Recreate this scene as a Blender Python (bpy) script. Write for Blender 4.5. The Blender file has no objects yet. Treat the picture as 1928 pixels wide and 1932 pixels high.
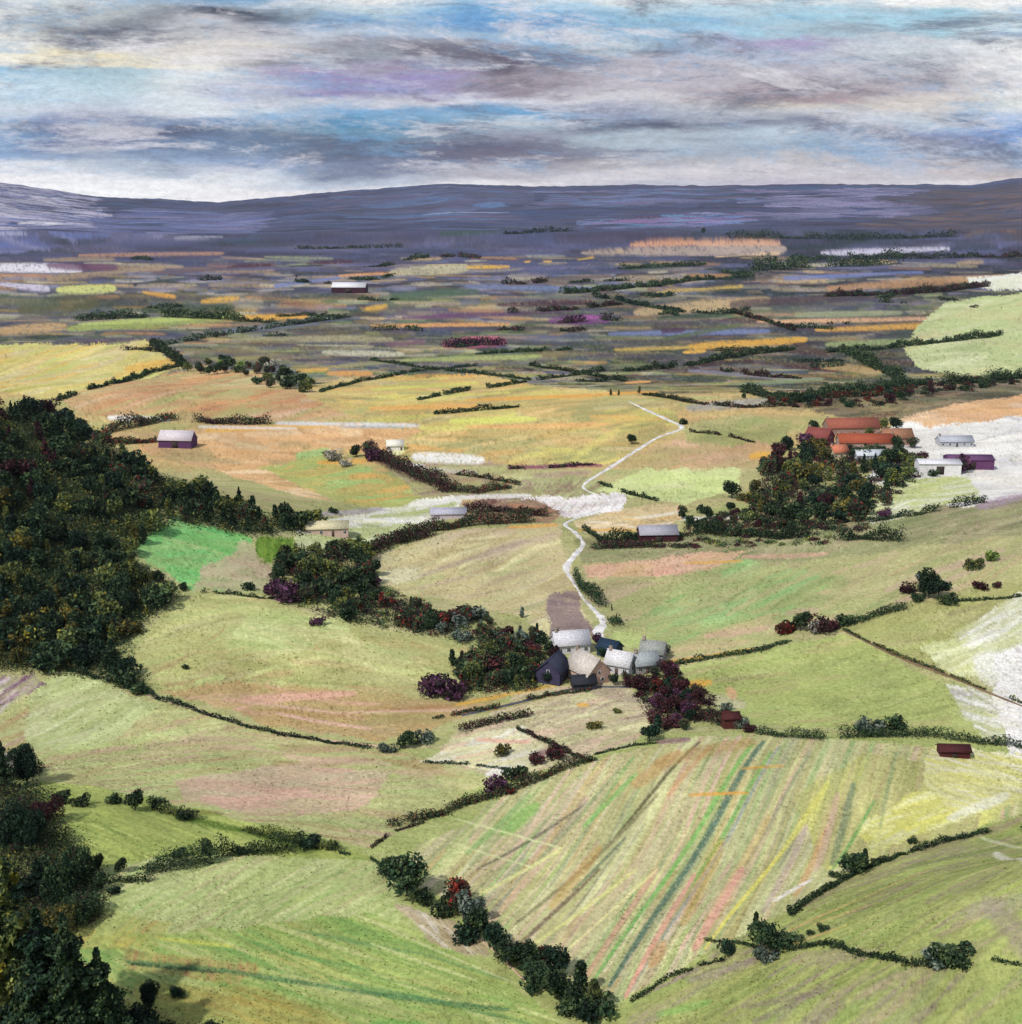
import bpy, math, random
import numpy as np
random.seed(7); rng = np.random.default_rng(11)
scene = bpy.context.scene
col = scene.collection

# ------------------------------------------------------------------ camera numbers
TH = math.radians(13.64); F = 2332.0; H = 130.0      # pitch, focal length for a 1928-wide picture, eye height
CX, CY = 964.0, 966.0
cT, sT = math.cos(TH), math.sin(TH)
R = math.radians

def srgb(c):
    if isinstance(c, str): c = tuple(int(c[i:i+2], 16) for i in (0, 2, 4))
    c = np.array(c, float)/255.0
    return np.where(c <= 0.04045, c/12.92, ((c+0.055)/1.055)**2.4)
ALB = 0.66                                            # reflectance of a surface that looks mid-bright in this light
def alb(c, k=1.0): return srgb(c)*ALB*k

# ------------------------------------------------------------------ noise
_T = rng.random((256, 256))
def vnoise(x, y):
    xi = np.floor(x).astype(int); yi = np.floor(y).astype(int)
    fx = x-xi; fy = y-yi; fx = fx*fx*(3-2*fx); fy = fy*fy*(3-2*fy)
    a = _T[xi & 255, yi & 255]; b = _T[(xi+1) & 255, yi & 255]
    c = _T[xi & 255, (yi+1) & 255]; d = _T[(xi+1) & 255, (yi+1) & 255]
    return (a*(1-fx)+b*fx)*(1-fy)+(c*(1-fx)+d*fx)*fy
def fbm(x, y, o=4):
    s = 0; a = 0.5
    for i in range(o):
        s = s+a*vnoise(x+17.3*i, y+5.1*i); x = x*2.03; y = y*2.03; a *= 0.5
    return s/(1-0.5**o)

# ------------------------------------------------------------------ terrain
SKY_PX = [-500, 0, 100, 200, 430, 600, 850, 1000, 1100, 1500, 1800, 1928, 2400]
SKY_PY = [325, 343, 357, 372, 384, 368, 347, 353, 352, 350, 353, 336, 320]
def gauss(x, y, cx, cy, rx, ry, a):
    return a*np.exp(-((x-cx)/rx)**2-((y-cy)/ry)**2)
def sstep(a, b, v):
    t = np.clip((v-a)/(b-a), 0, 1); return t*t*(3-2*t)
def hgt(x, y):
    x = np.asarray(x, float); y = np.asarray(y, float)
    z = 2.2*(fbm(x/70+3, y/70+8, 3)-0.5)*sstep(150, 260, y)
    t = np.clip((-x-38)/150, 0, 2.6)
    z = z+58*t**1.5*np.exp(-((y-(455+0.2*(x+130)))/np.where(y > 455, 85, 100))**2)   # wooded spur on the left
    B = 27*(np.clip(x-14, 0, 160)/78)**1.25                                         # near shoulder on the right
    z = z+B*np.where(y > 178, np.exp(-((y-178)/34)**2), 1)
    z = z+gauss(x, y, -110, 205, 60, 55, 14)
    z = z+gauss(x, y, -60, 365, 60, 45, 7)
    z = z+gauss(x, y, 55, 268, 45, 30, 6)
    z = z+gauss(x, y, 230, 420, 120, 120, 24)
    z = z+gauss(x, y, -20, 470, 60, 50, 5)
    z = z+gauss(x, y, 160, 760, 260, 150, 14)+gauss(x, y, -330, 820, 200, 120, 12)
    f = sstep(700, 2500, y)
    z = z+f*26*(fbm(x/900+1, y/500+4, 4)-0.45)
    # far moor
    depth = np.maximum(y*cT+H*sT, 1.0)
    px = CX+F*x/np.maximum(y, 1.0)*1.0/ (cT+0.03)
    sky = np.interp(px, SKY_PX, SKY_PY)
    v = np.tan(np.arctan((CY-sky)/F)-TH)
    ridge = H+v*10500
    ridge = ridge+26*(fbm(x/260+2, y/400+5, 3)-.5)+9*(vnoise(x/60.0, y/90.0)-.5)
    ridge = ridge*(1+0.05*(fbm(x/1500, y/1500, 4)-0.5))
    up = sstep(4200, 10500, y)*(1-sstep(10800, 15000, y)*0.5)
    z = z+up*ridge+up*(1-up)*330*(fbm(x/1900+5, y/1000+2, 4)-0.5)
    # hill the viewer stands on
    hill = np.where(y < 140, 128.2-0.9*np.maximum(y, 0), 0)
    z = np.where(y < 160, np.maximum(z, hill), z)
    return z

_ts = np.concatenate([np.linspace(60, 1500, 2200), np.geomspace(1500, 17000, 900)[1:]])
def at(px, py):
    """picture point (1928 grid) -> point on the terrain, the first ground its sight line meets"""
    a = (px-CX)/F; b = (CY-py)/F
    d = np.array([a, cT+b*sT, -sT+b*cT]); 
    X = d[0]*_ts; Y = d[1]*_ts; Z = H+d[2]*_ts
    g = Z-hgt(X, Y)
    i = np.argmax(g < 0)
    if g[i] >= 0: i = len(_ts)-1
    if i == 0: i = 1
    w = g[i-1]/(g[i-1]-g[i]+1e-9); w = min(max(w, 0), 1)
    t = _ts[i-1]+(_ts[i]-_ts[i-1])*w
    x, y = d[0]*t, d[1]*t
    return float(x), float(y), float(hgt(x, y))
def mpp(p): return (p[1]*cT+(H-p[2])*sT)/F            # metres per picture unit at p

# ------------------------------------------------------------------ ground chart
ST = 2.0
py_rows = np.arange(456, 1990, ST)
Yn = H/np.tan(TH-np.arctan((CY-py_rows)/F))           # flat-ground distances
Yfar = np.concatenate([np.linspace(15500, 10800, 30)[:-1], np.linspace(10800, Yn[0], 250)])[:-1]
py2 = np.arange(1993, 2760, 5.0)
Yn2 = H/np.tan(TH-np.arctan((CY-py2)/F))
Ynear = np.linspace(Yn2[-1], -24, 16)[1:]
Yr = np.concatenate([Yfar, Yn, Yn2, Ynear])
sx_in = np.arange(-60, 1989, ST)
sx = np.concatenate([np.linspace(-1300, -60, 60)[:-1], sx_in, np.linspace(sx_in[-1], 3230, 60)[1:]])
NR, NC = len(Yr), len(sx)
def to_idx(x, y):
    c = CX+F*x/(y*cT+H*sT)
    return float(np.interp(c, sx, np.arange(NC))), float(np.interp(-y, -Yr, np.arange(NR)))
def P2I(px, py):
    x, y, z = at(px, py); return to_idx(x, y)

gi, gj = np.meshgrid(np.arange(NC), np.arange(NR))    # gi = column, gj = row
dep = Yr*cT+H*sT
XX = (sx[None, :]-CX)/F*dep[:, None]; YY = np.repeat(Yr[:, None], NC, 1)
ZZ = hgt(XX, YY)

TOOTH = 0.55*rng.random((NR, NC))+0.45*vnoise(gi/1.7, gj/1.4)
WOBX = (1.0*fbm(gi/22.0, gj/16.0, 5)-0.5)*16+(rng.random((NR, NC))-.5)*2.5; WOBY = (fbm(gi/26.0+50, gj/22.0, 5)-0.5)*9+(rng.random((NR, NC))-.5)*2.5
_farm = np.clip((len(Yfar)-gj)/40.0, 0, 1); WOBX = WOBX*(1+5*_farm); WOBY = WOBY*(1+1.5*_farm)
C = np.zeros((NR, NC, 3)); C[:] = srgb('a8ac74')

def pmask(poly):
    xs = [p[0] for p in poly]; ys = [p[1] for p in poly]
    x0, x1 = max(int(min(xs))-5, 0), min(int(max(xs))+6, NC); y0, y1 = max(int(min(ys))-5, 0), min(int(max(ys))+6, NR)
    if x1 <= x0 or y1 <= y0: return None
    X = gi[y0:y1, x0:x1]+WOBX[y0:y1, x0:x1]; Y = gj[y0:y1, x0:x1]+WOBY[y0:y1, x0:x1]
    m = np.zeros(X.shape, bool); n = len(poly)
    for k in range(n):
        ax, ay = poly[k]; bx, by = poly[(k+1) % n]
        if ay == by: continue
        cnd = ((ay > Y) != (by > Y)) & (X < (bx-ax)*(Y-ay)/(by-ay)+ax)
        m ^= cnd
    return (y0, y1, x0, x1), m

def stroke_i(ax, ay, bx, by, w, c, op=0.85, clip=None, bend=0.0, grain=0.5):
    L = math.hypot(bx-ax, by-ay)+1e-6
    pad = w*1.3+abs(bend)*L+2
    x0, x1 = max(int(min(ax, bx)-pad), 0), min(int(max(ax, bx)+pad)+1, NC)
    y0, y1 = max(int(min(ay, by)-pad), 0), min(int(max(ay, by)+pad)+1, NR)
    if clip is not None:
        (cy0, cy1, cx0, cx1), m = clip
        x0, x1, y0, y1 = max(x0, cx0), min(x1, cx1), max(y0, cy0), min(y1, cy1)
    if x1 <= x0 or y1 <= y0: return
    X = gi[y0:y1, x0:x1]-ax; Y = gj[y0:y1, x0:x1]-ay
    ux, uy = (bx-ax)/L, (by-ay)/L
    t = (X*ux+Y*uy)/L; d = -X*uy+Y*ux-bend*L*(1-(2*t-1)**2)
    tt = np.clip(t, 0, 1)
    d = np.hypot(d, (t-tt)*L*1.0)
    ww = w*0.5*(0.55+0.45*np.sqrt(np.clip(4*tt*(1-tt), 0, 1)))
    a = np.clip((ww-d)/(0.45*ww+0.6)+0.35, 0, 1)*op
    a = a*(1-min(grain*1.5, 1)*np.clip((TOOTH[y0:y1, x0:x1]-0.42-.25*(1-d/(ww+.5)))*5, 0, 1))
    a = np.where(d > ww*1.15+0.8, 0, a)
    if clip is not None: a = a*m[y0-cy0:y1-cy0, x0-cx0:x1-cx0]
    C[y0:y1, x0:x1] += (c-C[y0:y1, x0:x1])*a[..., None]

def FIELD(poly, base, pal, ang=0, ln=110, wd=9, cov=1.6, op=0.7, bop=1.0, jit=6, bend=0.03, grain=0.5):
    ip = [P2I(*p) for p in poly]
    r = pmask(ip)
    if r is None: return
    (y0, y1, x0, x1), m = r
    b = srgb(base)
    a = (m*bop)[..., None]
    C[y0:y1, x0:x1] += (b-C[y0:y1, x0:x1])*a
    area = m.sum()*ST*ST
    n = int(area/(ln*wd)*cov)
    ys, xs = np.nonzero(m)
    if len(ys) == 0: return
    pl = [srgb(p) for p in pal]
    n1 = int(n*.28)
    for k in range(n+n1+n//7):
        wide = k < n1; pencil = k >= n+n1
        q = rng.integers(len(ys)); X = xs[q]+x0; Y = ys[q]+y0
        an = ang(sx[min(X, NC-1)], Y) if callable(ang) else ang
        an = math.radians(an+random.gauss(0, jit))
        L = ln*random.uniform(0.35, 1.5)/ST/2; w = wd*random.uniform(0.35, 1.5)/ST
        dx, dy = math.cos(an)*L, -math.sin(an)*L
        c = pl[random.randrange(len(pl))]*random.uniform(0.84, 1.16)
        if wide: w *= 2.8
        if pencil: w = 1.2; c = b*random.choice([.45, .55, 1.5]); dx *= .8; dy *= .8
        stroke_i(X-dx, Y-dy, X+dx, Y+dy, w, c, op*random.uniform(0.5, 1.2)*(.7 if pencil else 1), r, random.gauss(0, bend), grain)

def S(pts, w, c, op=0.9, grain=0.45):
    """one hand-placed strip of colour on the ground along a polyline"""
    q = [P2I(*p) for p in pts]; c = srgb(c)
    for a, b in zip(q[:-1], q[1:]): stroke_i(a[0], a[1], b[0], b[1], w/ST, c, op, None, 0, grain)

# whole-width bands first (far to near)
W0, W1 = -1200, 3100
def band(y0, y1, *a, **k): FIELD([(W0, y0), (W1, y0), (W1, y1), (W0, y1)], *a, **k)
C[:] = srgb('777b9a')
# far moor: heather, plus distance haze put into the blue-violet ground colour
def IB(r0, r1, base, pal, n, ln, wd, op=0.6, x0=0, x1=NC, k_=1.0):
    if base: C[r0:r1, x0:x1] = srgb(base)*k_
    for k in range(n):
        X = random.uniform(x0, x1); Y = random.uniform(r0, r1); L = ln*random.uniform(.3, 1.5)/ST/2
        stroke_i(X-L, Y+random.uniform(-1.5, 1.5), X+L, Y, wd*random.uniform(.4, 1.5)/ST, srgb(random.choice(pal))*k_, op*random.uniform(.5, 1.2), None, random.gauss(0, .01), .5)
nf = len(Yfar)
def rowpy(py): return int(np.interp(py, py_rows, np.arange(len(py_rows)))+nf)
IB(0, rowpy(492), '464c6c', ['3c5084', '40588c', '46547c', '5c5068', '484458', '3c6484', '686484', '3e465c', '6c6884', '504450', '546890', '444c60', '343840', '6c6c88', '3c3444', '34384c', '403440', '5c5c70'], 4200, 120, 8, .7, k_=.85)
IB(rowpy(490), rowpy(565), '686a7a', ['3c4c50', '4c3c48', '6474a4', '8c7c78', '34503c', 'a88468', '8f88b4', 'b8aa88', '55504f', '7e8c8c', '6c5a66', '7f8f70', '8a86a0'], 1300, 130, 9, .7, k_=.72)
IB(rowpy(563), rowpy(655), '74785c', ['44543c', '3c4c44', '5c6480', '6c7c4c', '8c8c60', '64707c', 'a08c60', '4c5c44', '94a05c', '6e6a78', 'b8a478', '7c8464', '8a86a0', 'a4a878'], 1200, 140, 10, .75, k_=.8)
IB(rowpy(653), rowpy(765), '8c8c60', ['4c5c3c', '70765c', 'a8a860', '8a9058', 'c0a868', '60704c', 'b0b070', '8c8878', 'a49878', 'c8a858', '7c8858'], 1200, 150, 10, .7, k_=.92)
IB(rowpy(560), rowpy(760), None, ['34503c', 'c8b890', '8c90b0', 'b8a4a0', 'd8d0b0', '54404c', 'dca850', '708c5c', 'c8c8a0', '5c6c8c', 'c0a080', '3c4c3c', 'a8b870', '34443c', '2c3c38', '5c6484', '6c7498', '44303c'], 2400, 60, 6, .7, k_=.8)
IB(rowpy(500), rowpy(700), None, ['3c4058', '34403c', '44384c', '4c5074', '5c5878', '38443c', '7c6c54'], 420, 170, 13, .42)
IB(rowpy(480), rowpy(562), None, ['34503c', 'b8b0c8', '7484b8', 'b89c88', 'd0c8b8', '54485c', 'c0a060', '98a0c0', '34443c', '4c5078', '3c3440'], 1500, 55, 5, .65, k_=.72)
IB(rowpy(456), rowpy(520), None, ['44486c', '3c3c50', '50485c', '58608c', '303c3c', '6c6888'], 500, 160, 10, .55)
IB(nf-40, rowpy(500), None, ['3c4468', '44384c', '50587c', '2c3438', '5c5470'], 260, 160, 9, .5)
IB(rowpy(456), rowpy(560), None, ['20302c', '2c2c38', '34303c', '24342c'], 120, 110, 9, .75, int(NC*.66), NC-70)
IB(rowpy(763), rowpy(905), 'b8a86c', ['c8b070', 'a8a864', 'd8b070', 'b8b878', 'c0a070'], 1000, 150, 11, .6)
IB(rowpy(903), rowpy(1060), 'b0ae74', ['a8a868', 'b8b47c', 'c0b080', '9ca464'], 900, 140, 11, .6)
IB(rowpy(1058), rowpy(1420), 'b0b272', ['b0b878', 'b8b080', 'a4ac68', 'c0b888'], 1500, 150, 12, .6)
IB(rowpy(1418), NR, 'acb66a', ['b0bc70', 'a8ac68', 'b8bc7c', '9cac60'], 2600, 160, 12, .6)

IB(rowpy(486), rowpy(660), None, ['c8a468', 'b8a888', 'd0b070', 'a89880', 'c8c0a0', '9ca478', 'c08c54'], 330, 90, 6, .6)
IB(rowpy(600), rowpy(775), None, ['34443c', '2c3c38', '44303c', '3c4444', '502c2c', '4c5c44'], 170, 130, 12, .6, int(NC*.58), NC-90)
IB(rowpy(560), rowpy(690), None, ['34443c', '44384c', '4c5070', '3c4444', '54485c'], 110, 150, 12, .5, int(NC*.3), NC-90)
# moor tints
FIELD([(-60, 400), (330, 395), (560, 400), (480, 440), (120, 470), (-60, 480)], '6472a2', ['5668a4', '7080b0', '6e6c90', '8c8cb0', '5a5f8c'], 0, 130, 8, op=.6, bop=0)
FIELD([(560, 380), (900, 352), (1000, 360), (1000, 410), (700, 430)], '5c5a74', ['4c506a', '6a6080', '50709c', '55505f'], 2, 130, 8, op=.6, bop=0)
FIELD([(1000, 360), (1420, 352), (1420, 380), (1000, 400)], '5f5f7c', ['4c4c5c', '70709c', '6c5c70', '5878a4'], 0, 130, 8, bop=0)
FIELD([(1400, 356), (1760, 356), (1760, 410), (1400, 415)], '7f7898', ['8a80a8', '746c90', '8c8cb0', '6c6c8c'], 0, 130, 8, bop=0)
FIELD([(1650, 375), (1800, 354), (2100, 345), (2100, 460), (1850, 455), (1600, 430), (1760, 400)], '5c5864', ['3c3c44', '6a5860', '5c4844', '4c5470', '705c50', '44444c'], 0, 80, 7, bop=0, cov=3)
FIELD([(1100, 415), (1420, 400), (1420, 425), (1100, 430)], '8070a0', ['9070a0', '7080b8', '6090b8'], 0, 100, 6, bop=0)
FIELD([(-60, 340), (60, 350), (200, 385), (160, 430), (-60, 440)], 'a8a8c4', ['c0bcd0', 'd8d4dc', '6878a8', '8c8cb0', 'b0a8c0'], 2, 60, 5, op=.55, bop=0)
for p in [((-20, 395), (60, 398)), ((20, 425), (110, 424)), ((0, 440), (50, 440)), ((330, 448), (420, 446)), ((130, 370), (180, 372)), ((800, 405), (960, 401)), ((1300, 402), (1360, 402))]:
    S(p, 4, 'c8c8dc', .45, .9)
# band 480..650 hand strips
for pts, w, c in [
 (((-30, 505), (150, 512)), 22, 'ece8f0'), (((-30, 535), (90, 545)), 18, 'd4cce0'), (((90, 500), (220, 505)), 12, '6c3c60'), (((150, 482), (420, 478)), 10, 'b08468'),
 (((90, 527), (310, 505)), 14, 'a89070'), (((110, 548), (215, 545)), 18, 'd8dc78'), (((270, 552), (330, 560)), 8, 'dca028'), (((290, 515), (520, 500)), 10, '6c5858'),
 (((430, 505), (510, 500)), 8, '4c2430'), (((580, 497), (665, 494)), 7, '4c2430'), (((520, 540), (640, 525)), 12, '6878ac'), (((640, 520), (760, 515)), 7, 'dc9c60'),
 (((740, 515), (880, 505)), 22, 'c4bc94'), (((880, 505), (960, 503)), 8, 'dcac30'), (((990, 495), (1000, 493)), 6, 'dcac30'), (((1025, 494), (1040, 493)), 6, 'dcac30'),
 (((1090, 490), (1120, 486)), 6, 'dcac30'), (((1160, 475), (1175, 474)), 6, 'dcac30'), (((950, 430), (1080, 424)), 5, '34503c'), (((830, 440), (960, 437)), 5, '34503c'),
 (((1190, 462), (1310, 459)), 8, 'e0a070'), (((1310, 462), (1470, 460)), 9, 'e0a880'), (((1100, 478), (1480, 470)), 16, 'b8a494'), (((1350, 484), (1470, 476)), 8, 'd8b890'),
 (((1550, 478), (1790, 470)), 8, 'ccc8dc'), (((1180, 505), (1300, 500)), 12, '34503c'), (((1480, 525), (1740, 515)), 10, '7080b4'), (((1560, 545), (1900, 520)), 14, 'b88c60'),
 (((1240, 552), (1400, 540)), 9, 'c4a848'), (((1100, 540), (1220, 545)), 10, '9ca07c'), (((740, 560), (900, 550)), 16, '48644c'), (((880, 540), (1120, 545)), 12, '7080a8'),
 (((960, 535), (1150, 520)), 12, '6a5c58'), (((440, 600), (580, 597)), 12, 'e8ac28'), (((380, 570), (450, 562)), 8, 'dca828'), (((270, 585), (440, 580)), 14, '3c4c34'),
 (((130, 620), (450, 595)), 20, 'a0b058'), (((150, 612), (360, 600)), 10, 'bccc6c'), (((40, 585), (180, 570)), 26, '5c5a38'), (((0, 565), (110, 572)), 18, '54604c'),
 (((0, 625), (120, 615)), 24, 'cca870'), (((690, 583), (730, 577)), 7, 'd8a828'), (((700, 615), (960, 612)), 9, 'e0a054'), (((760, 600), (980, 592)), 10, '6c4468'),
 (((960, 592), (1080, 585)), 12, '54405c'), (((1040, 605), (1150, 602)), 20, '7c4480'), (((1080, 600), (1130, 598)), 8, 'a858a0'), (((940, 575), (1120, 570)), 9, '4c2c38'),
 (((1200, 590), (1450, 565)), 20, 'c8ac7c'), (((1240, 600), (1400, 590)), 8, '3c5440'), (((840, 650), (950, 645)), 24, 'a04868'), (((870, 640), (940, 637)), 9, 'd06480'),
 (((730, 650), (800, 645)), 14, '7c5c68'), (((900, 660), (960, 660)), 10, '34443a'), (((1150, 630), (1450, 625)), 12, '7480ac'), (((1250, 625), (1290, 622)), 12, '50304c'),
 (((1300, 655), (1520, 640)), 16, 'e0a828'), (((1290, 665), (1330, 662)), 8, 'e8b030'), (((1160, 660), (1300, 655)), 8, 'c8a848'), (((1540, 622), (1840, 610)), 12, 'e0a83c'),
 (((1430, 607), (1860, 600)), 9, 'dcac80'), (((1250, 640), (1400, 612)), 10, '5c6a44'), (((1380, 575), (1560, 562)), 16, '54444c'), (((1560, 565), (1720, 555)), 14, '4c4048'),
 (((1500, 595), (1700, 590)), 12, '98a07c'), (((1300, 700), (1500, 715)), 12, '8c8898'), (((1480, 690), (1600, 700)), 10, '502c30'), (((1500, 650), (1560, 670)), 16, '54403c'),
 (((1560, 650), (1800, 640)), 14, '9cac70'), (((1550, 690), (1660, 700)), 18, 'b89c64'), (((1380, 725), (1550, 715)), 14, '8c9c78'), (((1300, 690), (1420, 680)), 10, '44302c'),
 (((1620, 745), (1720, 735)), 18, '6c3028'), (((1560, 760), (1680, 745)), 14, '5c2824'), (((1450, 745), (1500, 743)), 10, 'c09060'), (((1300, 770), (1470, 755)), 22, 'a0a09c'),
 (((620, 705), (700, 705)), 14, 'd89848'), (((700, 712), (760, 708)), 9, 'd8a890'), (((560, 700), (620, 697)), 8, 'dca838'), (((610, 665), (760, 668)), 12, 'c8c4a8'),
 (((440, 640), (740, 640)), 12, 'a8a078'), (((420, 625), (600, 612)), 10, '6c7484'), (((760, 680), (1020, 672)), 10, 'a8b468'), (((640, 690), (760, 680)), 10, '9a9870')]:
    S(pts, w, c, .85, .45)

# ---- named fields
FIELD([(-60, 655), (290, 643), (340, 690), (270, 717), (110, 757), (60, 748), (-60, 740)], 'cfc274', ['c8cf72', 'e2cf80', 'e0b040', 'b8b860', 'd8c898', 'd0b878'], 16, 120, 8)
S([(240, 697), (330, 682)], 22, 'e0ac3c', .8)
FIELD([(1780, 575), (1990, 540), (1990, 730), (1800, 705), (1720, 690), (1700, 650)], 'c0cc8c', ['c8d098', 'b0c080', 'd4d8a8', 'c8c48c'], 8, 90, 12)
FIELD([(1820, 525), (1990, 508), (1990, 545), (1850, 548)], 'f0eee6', ['e4e4dc', 'f4f2ec', 'd0d4b4'], 3, 80, 7)
FIELD([(110, 758), (270, 716), (370, 690), (480, 700), (560, 735), (620, 745), (670, 792), (560, 797), (380, 778), (200, 790), (150, 775)], 'c8a470', ['d89c60', 'c8b078', 'cc9060', 'b4b870', 'dcbc98', 'c0805c', 'd0a474', 'b0b06c', 'c0bc80'], 12, 130, 7, jit=5)
FIELD([(560, 735), (640, 715), (900, 705), (1120, 735), (1250, 755), (1290, 800), (1180, 862), (1120, 885), (900, 872), (760, 862), (780, 815), (660, 792)], 'c8ae6a', ['dca850', 'c0bc68', 'd4cc68', 'b0a464', 'e4c080', 'acac6c', 'dcb060', 'a8a870', '9c9860', 'd8c490'], 4, 130, 9)
S([(880, 755), (1240, 740)], 12, 'e8a83c'); S([(700, 770), (900, 765)], 14, 'e8ac50'); S([(850, 795), (1010, 790)], 12, 'd8dc68'); S([(1180, 722), (1225, 720)], 9, 'e8a858')
S([(700, 735), (900, 722)], 12, 'd0cc60'); S([(880, 805), (1150, 800)], 9, 'e4b068')
FIELD([(240, 850), (300, 835), (390, 802), (640, 800), (790, 815), (700, 862), (640, 852), (600, 870), (700, 925), (640, 945), (560, 935), (400, 885)], 'dcae74', ['e8b478', 'd8a86c', 'c89c68', 'ecd0a4', 'e0b880', 'c8a078', 'b8a470', 'e4c498'], -4, 130, 9)
S([(390, 812), (620, 802)], 9, 'e8b030')
FIELD([(490, 885), (600, 852), (720, 895), (870, 940), (760, 960), (640, 948)], 'b3b768', ['a0c070', 'c8a860', 'b8b060', 'e0a850', 'a8b460'], 8, 100, 8)
S([(600, 873), (700, 868)], 10, 'e0a840'); S([(560, 860), (620, 850)], 14, 'a0c878')
FIELD([(700, 862), (900, 872), (1120, 885), (1140, 900), (1080, 935), (900, 960), (780, 930)], 'b4b078', ['b8bc78', 'a88880', 'c8a870', 'c8cc90', 'a09868', '8c6c70'], 3, 100, 8)
S([(780, 862), (910, 868)], 18, 'f4f2ec', .95); S([(740, 875), (800, 880)], 9, 'f0eee8', .9); S([(1140, 975), (1290, 968)], 10, 'f0ece4', .9); S([(840, 940), (1000, 935)], 10, 'f0eee8', .8); S([(700, 960), (860, 948)], 9, 'f4f2ec', .8); S([(1230, 980), (1400, 975)], 9, 'f0ece8', .8); S([(560, 1000), (600, 1000)], 12, 'f4f2ec', .9); S([(800, 885), (900, 892)], 8, 'c8c0ac'); S([(960, 882), (1135, 878)], 8, '8c3c64'); S([(720, 860), (760, 850)], 12, 'e8ecb0')
S([(690, 845), (720, 870), (800, 905)], 22, '6c5048', .8); S([(730, 835), (765, 845)], 14, 'dcdc50')
FIELD([(1000, 905), (1110, 895), (1150, 915), (1120, 945), (1010, 930)], 'aaac76', ['98a068', 'b4b480', '8c5c60'], 30, 40, 5)
FIELD([(1120, 925), (1230, 887), (1390, 882), (1400, 920), (1290, 952), (1200, 940)], 'ccd690', ['c8d888', 'd8dca0', 'c0cc80'], 6, 90, 12)
FIELD([(1130, 880), (1270, 830), (1460, 835), (1440, 880), (1240, 888)], 'c2a878', ['c8a070', 'b0a468', 'd0a888', 'a89868'], 6, 90, 8)
FIELD([(1290, 810), (1400, 780), (1500, 790), (1480, 840), (1290, 835)], 'a8a868', ['98a460', 'b8ac78', 'a0a068'], 5, 80, 8)
S([(1415, 862), (1452, 856)], 12, 'e4ac28')
# pale bare strips in the middle
FIELD([(980, 938), (1180, 930), (1170, 965), (1080, 975), (985, 955)], 'f0ece8', ['f4f2ee', 'ece4e4', 'dcc8cc', 'f0ecd8'], 12, 60, 6)
for k in range(9): S([(1000+k*19, 962), (1012+k*19, 948)], 3, '9c6c80', .6)
for k in range(14): S([(950+k*9, 920), (958+k*9, 911)], 3, '885068', .6)
FIELD([(600, 985), (700, 960), (800, 940), (880, 935), (870, 975), (760, 1000), (640, 1012)], 'e6e6d0', ['f4f2ec', 'c0c48c', 'e8e8b8', 'd4d0cc', 'b0b874', 'f4f2ec'], 5, 70, 8)
S([(590, 970), (720, 960)], 16, 'b0a8ac'); S([(700, 975), (860, 950)], 14, 'acb868', .8); S([(770, 955), (800, 945)], 8, 'ece8e0')
FIELD([(880, 950), (1000, 940), (1060, 960), (1040, 985), (900, 985)], '9c8068', ['a08c68', '643038', 'a8a070', 'c89068', '705048'], 4, 60, 7)
FIELD([(1075, 985), (1180, 960), (1290, 950), (1290, 985), (1180, 1005), (1100, 1010)], 'd4c090', ['ece4d4', 'e0b060', 'c8b080', 'e0c8a0'], 5, 80, 7)
S([(1090, 1000), (1200, 1000)], 7, 'e8b040'); S([(520, 985), (700, 1000)], 10, 'e8e4d8', .7)
FIELD([(240, 1030), (330, 983), (480, 1012), (505, 1112), (370, 1118), (320, 1080)], '8fc070', ['62c468', '78bc60', '90bc70', 'a8b878'], 8, 100, 9)
FIELD([(380, 1075), (470, 1020), (500, 1040), (515, 1112), (370, 1116)], 'b9b088', ['c0b090', 'a8b078', 'b8a484', 'c8b898'], 12, 90, 9, bop=.85)
FIELD([(487, 1014), (553, 1010), (558, 1045), (500, 1062)], '70942c', ['5c8420', '84a434', '486c1c', 'a0b848'], 80, 30, 7)
FIELD([(555, 1010), (760, 985), (840, 985), (700, 1035), (610, 1055), (560, 1050)], 'c4cc94', ['ccd49c', 'b0bc78', 'd8dcb0'], 15, 80, 9)
FIELD([(690, 1050), (800, 1015), (960, 992), (1055, 985), (1070, 1060), (1095, 1120), (1130, 1200), (1030, 1200), (990, 1165), (860, 1130), (750, 1125)], 'c8bb88', ['d4cc9c', 'c0b078', 'b8bc80', 'cbb29a', 'd8cf9a', 'bfae86'], 18, 130, 9)
S([(960, 995), (1050, 990)], 10, 'e8a83c'); S([(760, 1095), (900, 1050), (1000, 1020)], 10, 'a89484', .7); S([(720, 1090), (790, 1080)], 30, 'dcd8b0', .8); S([(780, 1085), (920, 1035)], 6, 'd4c490', .7)
FIELD([(1038, 1120), (1088, 1118), (1128, 1198), (1035, 1198)], '9a8680', ['7d6a6a', 'a08c80', '8c7878', 'b09c88'], 0, 70, 6)
FIELD([(320, 1130), (480, 1122), (640, 1180), (700, 1200), (900, 1225), (970, 1300), (860, 1332), (640, 1350), (350, 1318), (240, 1240)], 'b4b472', ['b8c87c', 'c2c882', 'b29868', 'c6b07c', 'a8ac68', 'c8c48c', 'bcc078'], lambda x, y: 10-(x-300)/600*22, 150, 9)
FIELD([(480, 1160), (640, 1165), (660, 1200), (560, 1235), (420, 1230)], 'b8c680', ['c0cc88', 'acbc70', 'c8c888'], -10, 100, 8, bop=.5)
FIELD([(300, 1300), (520, 1290), (860, 1322), (980, 1300), (880, 1350), (720, 1400), (500, 1365)], 'b99e68', ['d8a890', 'b08850', 'c0a870', 'c8b088', 'b0a468'], -2, 150, 8)
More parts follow.
